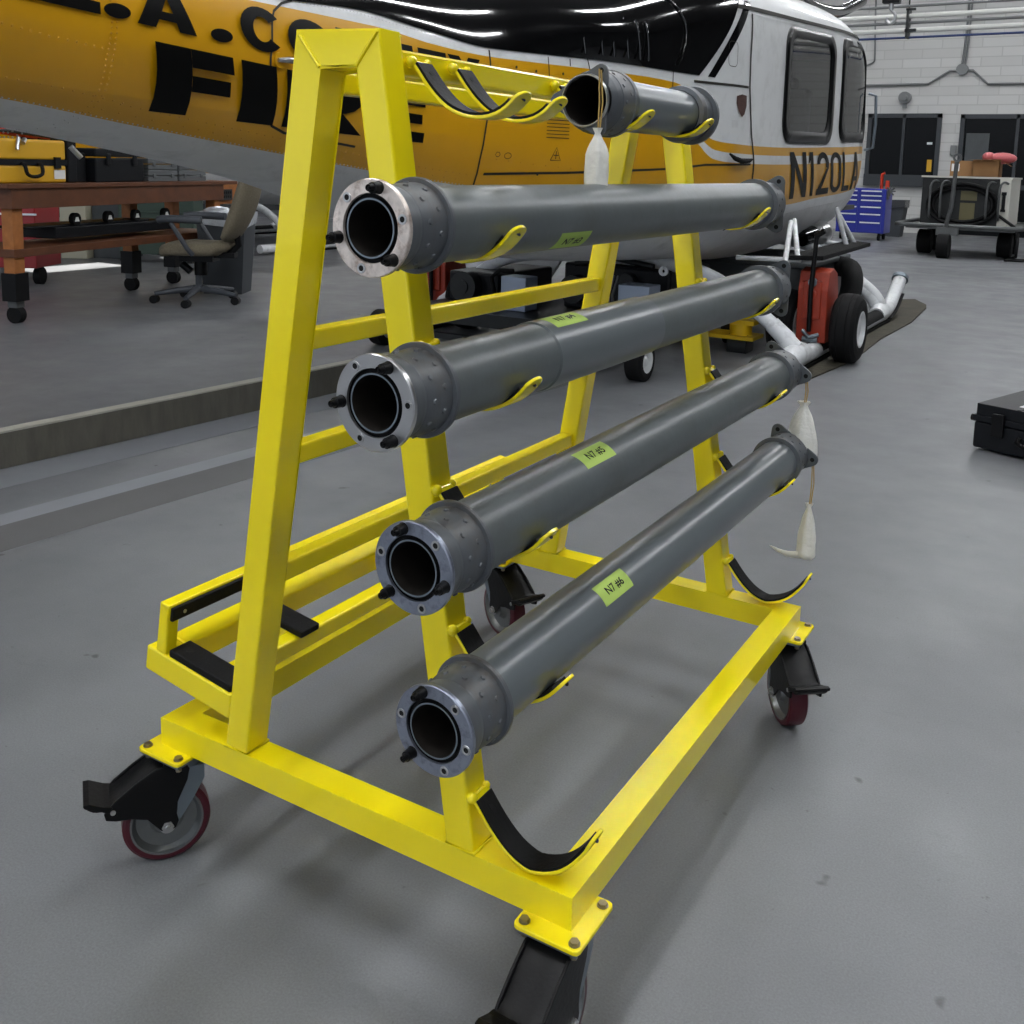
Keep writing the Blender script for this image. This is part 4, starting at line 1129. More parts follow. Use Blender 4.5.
# ------------------------------------------------------------------ blue tool chest, bin, ground cart
ch = thing('tool_chest', 'blue rolling tool chest with white drawer handles against the back wall', 'tool chest', (-3.05, 19.3, 0))
MB().bx(-.5, .42, -.3, .3, .14, 1.0).build('chest_body', 'cabinet_blue', ch, bevel=.01)
for s in (0, 1):
    x0, x1 = ((-.46, -.10), (-.06, .36))[s]
    for i, (z0, z1) in enumerate(((.16, .36), (.38, .52), (.54, .66), (.68, .79), (.81, .88), (.90, .97))):
        dr = MB().bx(x0, x1, -.312, -.3, z0, z1).build('drawer', 'cabinet_blue', ch); MB().bx(x0+.02, x1-.02, -.33, -.312, z1-.03, z1-.005).build('handle', 'handle_light', dr)
for x in (-.4, .32):
    for y in (-.22, .22): MB().cyl((x-.02, y, .07), (x+.02, y, .07), .07).build('caster_wheel', 'tyre_rubber', ch)
m = MB(); m.tube([(.28, -.1, 0), (.28, -.1, .28), (.33, -.1, .3)], .03, 8); m.bx(.36, .42, -.14, -.06, 0, .16)
tg = thing('caulking_gun', 'orange and red tool standing on the blue tool chest', 'tool', (-3.05, 19.3, 1.0)); m.build('tool_body', 'hose_red', tg)
m = MB(); 
for a in (0, .7, 1.5, 2.3): m.tube([(-2.58+.1*math.cos(a), 19.1, .96+.1*math.sin(a)), (-2.58-.1*math.cos(a), 19.1, .96-.1*math.sin(a))], .015, 6)
m.bx(-2.64, -2.60, 19.05, 19.15, .80, .96)
tagged(m, 'valve_wheel', 'cart_steel', 'dark spoked hand wheel fixed beside the blue tool chest', 'wheel')
tb = thing('trash_bin', 'tall grey trash bin with dark liner between tool chest and ground cart', 'bin', (-2.83, 20.8, 0))
m = MB(); m.prism([(-.19, -.19, 0), (.19, -.19, 0), (.19, .19, 0), (-.19, .19, 0)], (0, 0, .02)); 
vs = [(-.19, -.19, 0), (.19, -.19, 0), (.19, .19, 0), (-.19, .19, 0), (-.26, -.24, .74), (.26, -.24, .74), (.26, .24, .74), (-.26, .24, .74)]
m.add(vs, [(0, 1, 5, 4), (1, 2, 6, 5), (2, 3, 7, 6), (3, 0, 4, 7)]); m.build('bin_body', 'bin_grey', tb)
m = MB(); vs = [(-.27, -.25, .58), (.27, -.25, .62), (.27, .25, .60), (-.27, .25, .60), (-.275, -.255, .76), (.275, -.255, .77), (.275, .255, .76), (-.275, .255, .75), (0, 0, .60)]
m.add(vs, [(0, 1, 5, 4), (1, 2, 6, 5), (2, 3, 7, 6), (3, 0, 4, 7), (4, 5, 8), (5, 6, 8), (6, 7, 8), (7, 4, 8)]); m.build('bin_liner', 'bin_liner', tb)

gc = thing('ground_power_cart', 'dark towable ground cart with coiled black hose and tow handle', 'cart', (-.87, 16.3, 0))
m = MB(); m.bx(-.66, .64, 0, 1.5, .50, 1.25); m.build('cart_housing', 'cart_panel', gc, bevel=.02)
m = MB(); m.bx(-.68, .68, -.01, 1.52, 1.25, 1.28); m.bx(.50, .66, -.02, 1.5, .50, 1.25); m.build('side_panels', 'cream_white', gc)
m = MB(); m.bx(-.06, .16, -.015, .005, .58, .86); m.bx(-.06, .18, -.015, .005, .90, 1.05); m.build('control_panel', 'olive_panel', gc)
m = MB(); m.bx(.55, .60, -.05, -.02, .78, 1.02); m.bx(.54, .61, -.055, -.02, 1.0, 1.05); m.bx(.54, .61, -.055, -.02, .74, .78); m.build('side_fitting', 'black_plastic', gc)
m = MB(); m.tube([(-.95, -.35, .50), (-.80, -.5, .50), (.8, -.5, .50), (.92, -.35, .50), (.92, 1.5, .50), (-.95, 1.5, .50)], .035, 8, closed=True); m.bx(-.8, .8, -.4, 1.5, .44, .50); m.build('chassis', 'cart_steel', gc)
m = MB()
for k, (rx, rz) in enumerate(((.50, .30), (.44, .27), (.52, .33))):
    m.tube([(rx*math.cos(a)-.02, -.06-.02*k, .83+rz*math.sin(a)) for a in [2*PI*i/36 for i in range(36)]], .030, 8, closed=True)
m.tube([(.5, -.1, .7), (.8, -.2, .5), (.86, -.45, .3), (.86, -.5, .08), (.7, -.5, .03), (1.6, -.4, .03)], .025, 8)
m.build('coiled_hose', 'black_rubber', gc)
for x in (-.50, -.34, .34, .52): MB().tube(smooth_path([(x, -.02, .62), (x, -.14, .66), (x, -.16, 1.1), (x+.05, -.12, 1.2), (x+.1, -.02, 1.18)], 3), .018, 8).build('hose_hanger', 'cart_steel', gc)
m = MB(); m.tube([(-.18, -.55, .45), (-.10, -.62, .8), (-.07, -.66, 1.50)], .032, 10); m.lathe([(-.02, .035), (-.02, .065), (.02, .065), (.02, .035)], (-.065, -.66, 1.56), (0, 1, 0), 18); m.bx(-.3, .02, -.62, -.5, .36, .48); m.build('tow_handle', 'cart_steel', gc)
for x, y in ((-.60, 0.3), (.62, .3), (-.6, 1.2), (.62, 1.2)): MB().lathe([(-.11, .10), (-.11, .17), (-.09, .2), (.09, .2), (.11, .17), (.11, .10), (.11, 0)], (x, y, .2), (1, 0, 0), 24).build('wheel', 'tyre_rubber', gc)
MB().lathe([(-.09, .0), (-.09, .18), (-.08, .19), (.08, .19), (.09, .18), (.09, 0)], (-.17, -.62, .19), (1, 0, 0), 24).build('front_wheel', 'tyre_rubber', gc)
bxn = thing('cardboard_box', 'open brown cardboard box on top of the ground cart', 'box', (-.62, 16.7, 1.28))
m = MB(); m.bx(-.20, .20, -.2, -.19, 0, .27); m.bx(-.2, .2, .19, .2, 0, .27); m.bx(-.2, -.19, -.2, .2, 0, .27); m.bx(.19, .2, -.2, .2, 0, .27); m.bx(-.2, .2, -.2, .2, 0, .01)
m.add([(.2, -.2, .27), (.2, .2, .27), (.36, .2, .17), (.36, -.2, .17)], [(0, 1, 2, 3), (3, 2, 1, 0)]); m.add([(-.2, -.2, .27), (.2, -.2, .27), (.26, -.34, .28), (-.28, -.34, .26)], [(0, 1, 2, 3), (3, 2, 1, 0)]); m.build('box_body', 'cardboard', bxn)
b2 = thing('cardboard_box', 'closed brown cardboard box with white label beside the open box', 'box', (-1.0, 16.8, 1.28))
MB().bx(-.17, .17, -.2, .2, 0, .25).build('box_body', 'cardboard', b2, bevel=.004); MB().bx(-.15, -.03, -.205, -.2, .08, .2).build('paper_label', 'white_paper', b2)
m = MB(); m.sphere((-.42, 16.75, 1.58), .17, 14, sc=(1.3, .8, .55)); m.sphere((-.62, 16.72, 1.60), .10, 12, sc=(1, 1, .8))
tagged(m, 'wrapped_bundle', 'pink_wrap', 'pink and red wrapped bundle on the open cardboard box', 'bundle')

# ------------------------------------------------------------------ floor things
cs = thing('equipment_case', 'black hard equipment case lying on the open floor at right', 'case', (.890, 3.92, 0), -.34)
m = MB(); m.bx(0, .62, 0, .52, .012, .14); m.build('case_base', 'case_black', cs, bevel=.012, seg=3)
m = MB(); m.bx(-.006, .626, -.006, .526, .143, .17); m.bx(.006, .614, .006, .514, .17, .225)
for x in (.2, .4): m.bx(x-.01, x+.01, .01, .51, .223, .228)
ld = m.build('case_lid', 'case_black', cs, bevel=.01, seg=3)
for x in (.12, .46):
    m = MB(); m.bx(x-.028, x+.028, -.022, -.004, .085, .195); m.build('latch', 'black_plastic', cs, bevel=.004)
m = MB(); m.tube([(.22, -.006, .10), (.22, -.03, .085), (.25, -.045, .075), (.33, -.045, .075), (.36, -.03, .085), (.36, -.006, .10)], .011, 8); m.build('carry_handle', 'black_plastic', cs)
m = MB(); m.cyl((-.006, .04, .145), (-.03, .04, .145), .016); m.cyl((-.006, .42, .145), (-.03, .42, .145), .016); m.build('corner_lug', 'black_plastic', cs)
m = MB(); m.bx(.17, .36, .08, .24, .2255, .2290); m.bx(.26, .34, .27, .36, .2255, .2290); m.build('white_label', 'white_paper', cs)

MBm = MB(); pts = [(-.52, 4.62), (-.22, 4.70), (-.16, 5.3), (-.11, 5.85), (-.15, 6.9), (-.12, 8.0), (-.18, 9.1), (-.22, 9.35), (-.40, 9.75), (-.55, 9.6), (-.56, 8.4), (-.55, 6.3)]; _old = [(-.62, 4.5), (-.18, 4.45), (-.10, 5.3), (-.05, 6.3), (0, 7.4), (-.02, 8.5), (.10, 9.9), (-.05, 11.0), (-.45, 11.1), (-.55, 10.0), (-.60, 8.4), (-.62, 6.3)]
MBm.prism([(x, y, .002) for x, y in pts], (0, 0, .010))
tagged(MBm, 'floor_mat', 'mat_brown', 'crumpled brown absorbent mat under the near white skid', 'mat')

def cl(y): return -2.42+.081*(y-1.17)
m = MB(); y0, y1 = -4., 4.2
m.prism([(cl(y0), y0, 0), (cl(y0)-.06, y0, 0), (cl(y0)-.06, y0, .148), (cl(y0), y0, .148)], (cl(y1)-cl(y0), y1-y0, 0))
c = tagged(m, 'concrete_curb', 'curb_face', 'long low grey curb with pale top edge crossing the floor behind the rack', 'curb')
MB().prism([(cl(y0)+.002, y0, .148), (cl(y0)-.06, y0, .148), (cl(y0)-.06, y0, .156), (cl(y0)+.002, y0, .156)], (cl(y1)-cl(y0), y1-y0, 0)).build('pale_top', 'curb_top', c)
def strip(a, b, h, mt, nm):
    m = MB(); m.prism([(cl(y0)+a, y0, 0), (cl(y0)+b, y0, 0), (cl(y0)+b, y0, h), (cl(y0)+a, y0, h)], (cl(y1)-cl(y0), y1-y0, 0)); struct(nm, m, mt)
strip(.0, .24, .0008, 'strip_pale', 'floor_band_1'); strip(.52, .63, .0008, 'strip_pale', 'floor_band_2'); strip(.63, .86, .0008, 'strip_dark', 'floor_band_3')  # paler and darker bands laid flat on the floor beside the curb

# ------------------------------------------------------------------ trailer under the helicopter and what it carries
tr_ = thing('equipment_trailer', 'low dark trailer on small black tyres underneath the helicopter belly', 'trailer', (-2.0, 4.9, 0), world=True)
m = MB(); m.bx(-2.95, -1.14, 4.45, 6.2, .22, .27); m.bx(-3.0, -1.1, 4.40, 4.46, .20, .29); m.bx(-3.05, -1.04, 4.33, 4.37, .10, .14); m.bx(-2.85, -2.8, 4.33, 4.45, .1, .25); m.bx(-1.3, -1.25, 4.33, 4.45, .1, .25); m.build('deck', 'cart_panel', tr_)
for x in (-1.04, -3.02):
    for y in (4.35, 6.0):
        w = MB().lathe([(-.055, .07), (-.055, .10), (-.045, .125), (.045, .125), (.055, .10), (.055, .07)], (x, y, .125), (1, 0, 0), 28).build('wheel', 'tyre_rubber', tr_)
        MB().lathe([(.056, .072), (.05, .05), (.04, .03), (.05, .02), (.05, 0)], (x, y, .125), (1, 0, 0), 24).lathe([(-.056, .072), (-.04, .03), (-.04, 0)], (x, y, .125), (1, 0, 0), 24).build('rim', 'heli_white', w)
def bxthing(name, label, cat, x0, x1, y0, y1, z0, z1, mt, bevel=.006, parts=None):
    t = thing(name, label, cat, ((x0+x1)/2, (y0+y1)/2, z0), world=True)
    MB().bx(x0, x1, y0, y1, z0, z1).build('body', mt, t, bevel=bevel)
    return t
mat('pale_blue_box', (170, 182, 200), .4, .3)
a = bxthing('battery_box', 'pale blue metal box on the trailer, nearer the far tyre', 'box', -2.30, -2.10, 4.75, 4.92, .272, .51, 'pale_blue_box'); m = MB(); m.tube([(-2.33, 4.74, .34), (-2.36, 4.72, .5), (-2.30, 4.74, .55), (-2.2, 4.75, .55)], .018, 8); m.build('hose', 'black_rubber', a)
a = bxthing('battery_box', 'pale blue metal box on the trailer, nearer the near tyre', 'box', -1.38, -1.16, 4.72, 4.90, .272, .53, 'pale_blue_box'); m = MB()
for k in range(4): m.tube([(-1.42-.03*k, 4.76, .29), (-1.43-.03*k, 4.74, .45), (-1.40-.03*k, 4.76, .58)], .010, 6)
m.build('cable', 'cart_steel', a)
a = bxthing('engine_pack', 'black engine pack on the trailer behind the pale boxes', 'engine', -2.02, -1.20, 5.15, 5.9, .272, .60, 'case_black', .02)
m = MB(); m.cyl((-1.9, 5.14, .42), (-1.9, 5.05, .42), .10, n=20); m.cyl((-1.5, 5.15, .5), (-1.5, 5.08, .5), .06, n=20); m.tube([(-1.9, 5.1, .6), (-1.6, 5.1, .66), (-1.3, 5.1, .62)], .02, 8); m.build('pulley', 'cart_panel', a)
a = bxthing('engine_pack', 'black drum unit on the trailer beside the far tyre', 'engine', -2.85, -2.42, 4.9, 5.7, .272, .50, 'case_black', .02); m = MB(); m.cyl((-2.66, 4.89, .40), (-2.66, 4.80, .40), .11, n=24); m.cyl((-2.66, 4.80, .40), (-2.66, 4.79, .40), .05, n=16); m.build('drum', 'cart_panel', a)
m = MB(); m.prism([(-3.35, 5.95, .62), (-2.42, 5.95, .64), (-2.60, 5.95, .36), (-2.72, 5.95, .34)], (0, .04, 0)); 
tagged(m, 'fairing_panel', 'heli_white', 'loose white triangular fairing panel under the helicopter belly', 'panel')
# far handling unit, grey box beside the near unit, jack
handling((-3.17, 5.30, 0), 'orange wheel unit with two tyres clamped on the far skid, partly hidden')
dg = thing('drip_tray_box', 'large dark grey box behind the orange wheel unit', 'box', (-1.15, 6.9, 0), world=True)
m = MB(); m.bx(-1.75, -.62, 6.4, 7.6, .26, .56); m.bx(-1.78, -.59, 6.37, 7.63, .56, .60); m.bx(-.62, -.60, 6.8, 6.9, .30, .55); m.build('body', 'grey_box', dg, bevel=.01)
for x in (-1.65, -.72):
    for y in (6.5, 7.5): MB().cyl((x-.03, y, .10), (x+.03, y, .10), .10).build('caster_wheel', 'tyre_rubber', dg); MB().bx(x-.03, x+.03, y-.03, y+.03, .10, .28).build('caster_fork', 'cart_steel', dg)
m = MB(); m.tube(smooth_path([(-.62, 7.3, .52), (-.50, 7.25, .50), (-.42, 7.0, .42), (-.40, 6.85, .30)], 4), .085, 16); m.cyl((-.40, 6.86, .31), (-.40, 6.82, .27), .09, n=18); m.build('outlet_hose', 'grip_black', dg)
jk = thing('floor_jack', 'yellow stacked floor jack under the helicopter belly', 'jack', (-.93, 5.72, 0))
m = MB(); m.bx(-.18, .18, -.12, .12, .10, .125); m.cyl((.05, 0, 0), (.05, 0, .22), .06, n=18); m.bx(-.3, .16, -.06, .06, .20, .23); m.cyl((.05, 0, .125), (.05, 0, .2), .08, n=18); m.build('jack_body', 'jack_yellow', jk)
m = MB(); m.cyl((-.02, 0, .05), (.12, 0, .05), .09, n=18); m.build('jack_base', 'cart_panel', jk)
tbm = thing('tow_bar', 'red and white tow bar lying under the helicopter belly', 'bar', (-.9, 5.95, 0))
m = MB(); m.tube([(-.45, 0, .24), (.25, .05, .30)], .025, 10); m.tube([(-.45, 0, .0), (-.45, 0, .24)], .015, 6); m.tube([(.25, .05, .0), (.25, .05, .3)], .015, 6); m.build('bar', 'tool_red', tbm)
m = MB(); m.tube([(-.1, .024, .27), (.1, .04, .287)], .0265, 10); m.build('white_band', 'heli_white', tbm)

# ------------------------------------------------------------------ second helicopter, further back on the left
mat('stripe_yellow', (214, 160, 30), .35, coat=.3)
h2 = thing('helicopter', 'second grey and white helicopter further back behind the office chair', 'helicopter', (HX-8.1, 7.9, 0))
for o in list(heli.children):
    nm = o.name.split('.')[0]
    if nm in ('fuselage', 'engine_cowling', 'window_frame', 'skid_tube', 'cross_tube', 'mast_fairing', 'step_strut', 'belly_vent'): cpy(o, h2)

# ------------------------------------------------------------------ workbench
wb = thing('workbench', 'wooden workbench on black-booted legs with casters at left', 'workbench', (-5.66, 3.31, 0), math.atan2(.9659, -.2588))
# local x runs along the front edge, local y points away from the camera (towards -x)
BL = 2.72
m = MB(); m.bx(-.08, BL+.22, -.05, .62, 1.01, 1.045); m.build('bench_top', 'bench_wood', wb, bevel=.004)
m = MB(); m.bx(-.03, BL, -.03, .01, .86, 1.01); m.bx(-.03, BL, .55, .59, .86, 1.01); m.bx(-.03, .01, 0, .56, .86, 1.01); m.build('apron', 'bench_wood', wb, bevel=.003)
for x, y in ((0, 0), (BL-.12, 0), (1.95, .47), (0, .47), (BL-.12, .47)):
    lg = MB().bx(x, x+.10, y, y+.10, .36, 1.0).build('leg', 'bench_wood_light', wb, bevel=.003)
    MB().bx(x-.015, x+.115, y-.015, y+.115, .17, .38).build('leg_boot', 'black_plastic', lg)
    MB().cyl((x+.05-.03, y+.05, .065), (x+.05+.03, y+.05, .065), .065).build('caster_wheel', 'tyre_rubber', lg)
    MB().bx(x+.01, x+.09, y+.01, y+.09, .12, .17).build('caster_fork', 'cart_steel', lg)
m = MB(); m.bx(-.02, BL, -.02, .58, .50, .56); m.build('lower_shelf', 'bench_wood', wb, bevel=.003)
m = MB(); m.bx(BL+.22, BL+.62, .20, .24, .80, 1.0); ob = m.build('outlet_board', 'bench_wood_light', wb)
m = MB(); m.bx(BL+.24, BL+.47, .17, .20, .84, .95); ok = m.build('outlet_box', 'cart_panel', ob)
m = MB()
for i in range(5):
    for j in range(2): m.bx(BL+.275+i*.038, BL+.295+i*.038, .168, .17, .86+.045*j, .885+.045*j)
m.build('outlet_sockets', 'hole_black', ok)
BM = Matrix.Translation((-5.66, 3.31, 0)) @ Matrix.Rotation(math.atan2(.9659, -.2588), 4, 'Z')
def on_bench(name, label, cat, x, y, z, group=None):
    p = BM @ V((x, y, z)); return thing(name, label, cat, tuple(p), math.atan2(.9659, -.2588), group)
a = on_bench('tool_case', 'yellow hard case with black band and handle on the workbench', 'case', -.10, .05, 1.045)
m = MB(); m.bx(0, .74, 0, .42, .0, .14); m.bx(0, .74, 0, .42, .175, .33); m.build('case_shell', 'case_yellow', a, bevel=.02, seg=3)
m = MB(); m.bx(-.005, .745, -.005, .425, .135, .18); m.bx(.60, .66, -.02, 0, .11, .2); m.build('case_band', 'case_black', a)
m = MB(); m.tube(smooth_path([(.26, -.01, .15), (.26, -.04, .13), (.27, -.05, .07), (.34, -.05, .05), (.42, -.05, .07), (.43, -.04, .13), (.43, -.01, .15)], 3), .014, 8); m.build('case_handle', 'black_rubber', a)
m = MB(); m.bx(.60, .72, -.003, 0, .03, .10); m.build('paper_label', 'white_paper', a)
m = MB(); m.tube([(.24, -.01, .34), (.22, -.02, .30), (.20, -.03, .25)], .014, 8); m.cyl((.30, -.01, .33), (.27, -.02, .30), .018); m.build('key_chain', 'bright_steel', a)
a = on_bench('case_trunk', 'black case standing upright beside the yellow case', 'case', .66, .05, 1.045); MB().bx(0, .10, 0, .46, 0, .36).build('body', 'case_black', a, bevel=.01)
a = on_bench('air_hose', 'bunch of red and orange hoses on top of the yellow case', 'hose', .1, .1, 1.38)
m = MB(); rnd = random.Random(3)
for k in range(9):
    z = .02+.012*(k % 4); m.tube(smooth_path([(-.2+.1*rnd.random(), .02+.03*k, z+.02), (.0, .01+.03*k, z+.06*rnd.random()), (.2, .02+.03*k, z+.05*rnd.random()), (.45+.15*rnd.random(), .03*k, z*.6)], 4), .013, 8, mi=k % 3 == 0)
m.build('hose_coil', ['hose_red', 'cart_panel'], a)
a = on_bench('transit_case', 'large black lidded case in the middle of the workbench', 'case', .98, .05, 1.045)
m = MB(); m.bx(0, .62, 0, .40, 0, .20); m.bx(-.012, .632, -.012, .41, .21, .28); m.bx(.12, .17, -.02, 0, .14, .24); m.bx(.46, .51, -.02, 0, .14, .24); m.build('body', 'case_black', a, bevel=.012)
a = on_bench('parts_case', 'thin black case between the two upright black cases', 'case', .78, .12, 1.045); MB().bx(0, .17, 0, .36, 0, .24).build('body', 'case_black', a, bevel=.01)
for k, (x, lb) in enumerate(((1.70, 'left pair of flat grey cases stacked at the right end of the bench'), (2.16, 'right pair of flat grey cases stacked at the right end of the bench'))):
    for j in range(2):
        a = on_bench('flat_case', ('lower' if j == 0 else 'upper')+' flat grey plastic case in the '+('left' if k == 0 else 'right')+' stack on the workbench', 'case', x, .08, 1.045+.105*j, 'flat grey cases on the workbench')
        m = MB(); m.bx(0, .43, 0, .34, .0, .045); m.bx(0, .43, 0, .34, .052, .10); m.bx(.06, .10, -.01, 0, .03, .07); m.bx(.33, .37, -.01, 0, .03, .07); m.build('body', 'case_grey', a, bevel=.006)
a = on_bench('creeper_board', 'flat black creeper board with white-hubbed wheels on the bench shelf', 'creeper', .55, .1, .56)
m = MB(); m.bx(0, 1.5, 0, .36, .04, .13); m.bx(-.3, 1.2, .02, .3, .13, .15); m.build('board', 'case_black', a, bevel=.008)
for x in (.22, .62, .98, 1.4):
    w = MB().cyl((x, -.02, .19), (x, .02, .19), .05, n=20).build('wheel', 'tyre_rubber', a); MB().prism([(x-.025, -.024, .17), (x+.025, -.024, .17), (x+.012, -.024, .205), (x-.012, -.024, .205)], (0, .004, 0)).build('hub_cap', 'white_paper', w)
# behind the bench
def box_behind(name, label, cat, c, d, rz, mt, extra=None, bevel=.01):
    t = thing(name, label, cat, c, rz); MB().bx(-d[0]/2, d[0]/2, -d[1]/2, d[1]/2, .0 if extra is None else extra, d[2]).build('body', mt, t, bevel=bevel); return t
RZ = math.atan2(.5, .86)
a = box_behind('tool_cabinet', 'red tool cabinet with white handles behind the left end of the workbench', 'cabinet', (-8.05, 4.75, 0), (.8, .5, .98), RZ, 'tool_red', .17)
m = MB()
for z in (.55, .68, .80, .90): m.bx(-.42, .42, -.27, -.25, z, z+.018)
m.build('handle', 'handle_light', a)
for x in (-.35, .35): MB().cyl((x-.03, -.1, .085), (x+.03, -.1, .085), .085).build('caster_wheel', 'tyre_rubber', a)
a = box_behind('storage_cabinet', 'cream steel cabinet behind the workbench', 'cabinet', (-9.75, 6.75, 0), (.32, .4, .84), RZ, 'cabinet_cream')
a = box_behind('storage_cabinet', 'dark grey cabinet between the cream and green cabinets', 'cabinet', (-9.48, 7.08, 0), (.46, .4, .78), RZ, 'grey_box')
a = box_behind('storage_cabinet', 'low dark green cabinet behind the office chair', 'cabinet', (-8.66, 7.08, 0), (.9, .36, .92), RZ, 'cabinet_green', .10)
m = MB()
for z in (.35, .6, .8): m.bx(-.42, .42, -.20, -.18, z, z+.012)
m.build('handle', 'cabinet_green', a)
for x in (-.38, .38): MB().bx(x-.03, x+.03, -.15, .15, 0, .1).build('foot', 'cart_panel', a)

# ------------------------------------------------------------------ office chair
oc = thing('office_chair', 'office chair with beige speckled fabric and grey armrests beside the workbench', 'chair', (-5.60, 4.97, 0), math.atan2(-.50, -.86)); oc.scale = (1.12, 1.12, 1.12)
# local +x = facing direction, z up
m = MB()
for k in range(5):
    a_ = 2*PI*k/5+.35; e = V((.33*math.cos(a_), .33*math.sin(a_), .075)); m.tube([(0, 0, .115), e*.5+V((0, 0, .06)), e], [.030, .024, .017], 10)
m.cyl((0, 0, .09), (0, 0, .14), .045, n=18); m.cyl((0, 0, .14), (0, 0, .34), .025, n=14); m.build('star_base', 'chair_grey', oc)
for k in range(5):
    a_ = 2*PI*k/5+.35; x, y = .33*math.cos(a_), .33*math.sin(a_); m = MB(); m.cyl((x, y-.03, .032), (x, y+.03, .032), .032, n=16); m.build('caster_wheel', 'black_plastic', oc)
m = MB(); m.bx(-.14, .12, -.09, .09, .33, .39); m.cyl((-.02, 0, .22), (-.02, 0, .33), .05, n=16); m.cyl((.07, -.03, .24), (.14, -.03, .30), .03); m.bx(-.30, -.12, -.05, .05, .36, .40); m.tube([(-.24, 0, .38), (-.32, 0, .46), (-.30, 0, .60)], .028, 8); m.build('seat_mechanism', 'black_plastic', oc)
m = MB(); n = 24; vs = []; fs = []
lay = [(.385, .80), (.395, .96), (.42, 1.0), (.455, .99), (.475, .93), (.482, .7)]
for z, k in lay:
    for i in range(n):
        a_ = 2*PI*i/n; c, s_ = math.cos(a_), math.sin(a_); x = .27*k*abs(c)**.6*(1 if c > 0 else -1); y = .25*k*abs(s_)**.6*(1 if s_ > 0 else -1)
        vs.append((x, y, z-(.02 if x > .2 else 0)+.03*(x < -.2)))
for j in range(len(lay)-1):
    for i in range(n): fs.append((j*n+i, j*n+(i+1) % n, (j+1)*n+(i+1) % n, (j+1)*n+i))
fs += [tuple(range(n-1, -1, -1)), tuple(range((len(lay)-1)*n, len(lay)*n))]
m.add(vs, fs, 0, True); m.build('seat', 'chair_fabric', oc)
m = MB(); vs = []; fs = []; n = 20; K = 12
for j in range(K+1):
    t = j/K; z = .48+.58*t; cx = -.24-.20*t-.03*math.sin(t*PI); w = .22*(1-.25*abs(2*t-1)**4)*(.55 if j in (0, K) else 1); th_ = .055*(.4 if j in (0, K) else 1)+.03*math.sin(t*PI)
    for i in range(n):
        a_ = 2*PI*i/n; vs.append((cx+th_*math.cos(a_), w*math.sin(a_), z))
for j in range(K):
    for i in range(n): fs.append((j*n+i, j*n+(i+1) % n, (j+1)*n+(i+1) % n, (j+1)*n+i))
fs += [tuple(range(n-1, -1, -1)), tuple(range(K*n, (K+1)*n))]
m.add(vs, fs, 0, True); m.build('backrest', 'chair_fabric', oc)
for s in (-1, 1):
    m = MB(); m.tube([(-.05, s*.27, .40), (-.02, s*.30, .45), (.10, s*.30, .64)], .018, 10); m.tube(smooth_path([(-.13, s*.29, .665), (0, s*.30, .67), (.14, s*.29, .67), (.20, s*.28, .66)], 3), [.03]*10, 12); m.build('armrest', 'chair_grey', oc)
wbn = thing('waste_bin', 'tall dark grey waste bin with clear liner behind the office chair', 'bin', (-5.95, 5.62, 0), RZ)
m = MB(); vs = [(-.18, -.15, 0), (.18, -.15, 0), (.18, .15, 0), (-.18, .15, 0), (-.23, -.19, .74), (.23, -.19, .74), (.23, .19, .74), (-.23, .19, .74)]
m.add(vs, [(0, 3, 2, 1), (0, 1, 5, 4), (1, 2, 6, 5), (2, 3, 7, 6), (3, 0, 4, 7)]); m.build('bin_body', 'bin_grey', wbn)
m = MB(); vs = [(-.235, -.195, .66), (.235, -.195, .62), (.235, .195, .66), (-.235, .195, .66), (-.24, -.2, .76), (.24, -.2, .77), (.24, .2, .76), (-.24, .2, .78), (0, 0, .64)]
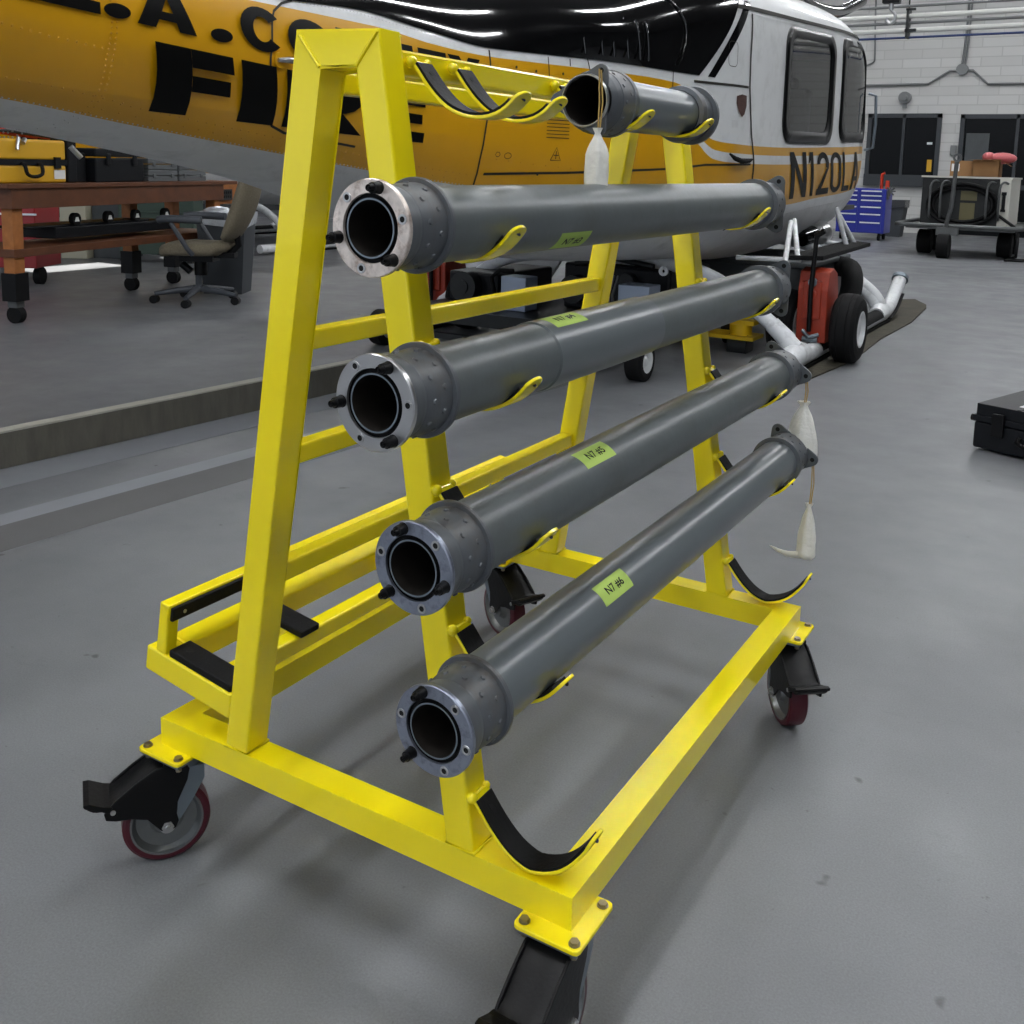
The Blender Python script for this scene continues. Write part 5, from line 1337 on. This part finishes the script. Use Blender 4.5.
m.add(vs, [(0, 1, 5, 4), (1, 2, 6, 5), (2, 3, 7, 6), (3, 0, 4, 7), (4, 5, 8), (5, 6, 8), (6, 7, 8), (7, 4, 8)]); m.sphere((-.08, 0, .76), .13, 10, sc=(1.2, 1, .45)); m.build('bin_liner', 'clear_wrap', wbn)
m = MB(); m.bx(-.08, .08, -.06, .06, .0, .16); m.bx(-.12, .12, -.05, .05, .28, .46); m.tube([(0, 0, .1), (0, 0, .4)], .03, 8)
o = tagged(m, 'battery_tool', 'jack_yellow', 'small yellow machine on the floor behind the waste bin', 'machine'); o.location = (-7.1, 6.75, 0); o.scale = (.6, .6, .8)

# ------------------------------------------------------------------ bags
bag('small white cloth bag hanging from the short top tube', (.648, .395, 1.425+DZ), (.650, .393, 1.318+DZ), .115, .040, sd=1, fill=.22)
bag('white cloth bag hanging from the far end of the third long tube', (.782, 1.306, .777), (.781, 1.309, .707), .14, .075, tail=None, sd=2)
bag('white cloth bag with a loose tail hanging from the lowest long tube', (.813, 1.300, .574), (.812, 1.303, .452), .135, .046, tail=(-.085, -.03), sd=3)
# ------------------------------------------------------------------ light
world = bpy.data.worlds.new('world'); scene.world = world; world.use_nodes = True
world.node_tree.nodes['Background'].inputs[0].default_value = (.80, .88, 1, 1); world.node_tree.nodes['Background'].inputs[1].default_value = .55
def lamp_row(x, y, ln=1.7, wid=.36):
    t = thing('ceiling_light', 'long white fixture in the rows under the hangar ceiling', 'light', (x, y, 6.6), 0, 'fixtures under the ceiling')
    MB().bx(-wid/2-.03, wid/2+.03, -ln/2, ln/2, .03, .10).build('housing', 'pipe_white', t)
    MB().bx(-wid/2, wid/2, -ln/2+.04, ln/2-.04, 0, .03).build('diffuser', 'lamp', t)
for i, x in enumerate((-12, -4, 0, 4)):
    for y in (-5.5, -1.5, 2.5, 6.5, 10.5, 14.5, 18.5):
        if x < -2 and 0 < y < 9: continue
        lamp_row(x+(.8 if int(y) % 2 else 0), y)
sd = bpy.data.lights.new('sun', 'SUN'); sd.energy = 14; sd.angle = .003; sd.color = (1, .97, .92)
so_ = bpy.data.objects.new('sun', sd); col.objects.link(so_)
so_.rotation_euler = V((1, 0, -.55)).to_track_quat('-Z', 'Y').to_euler()
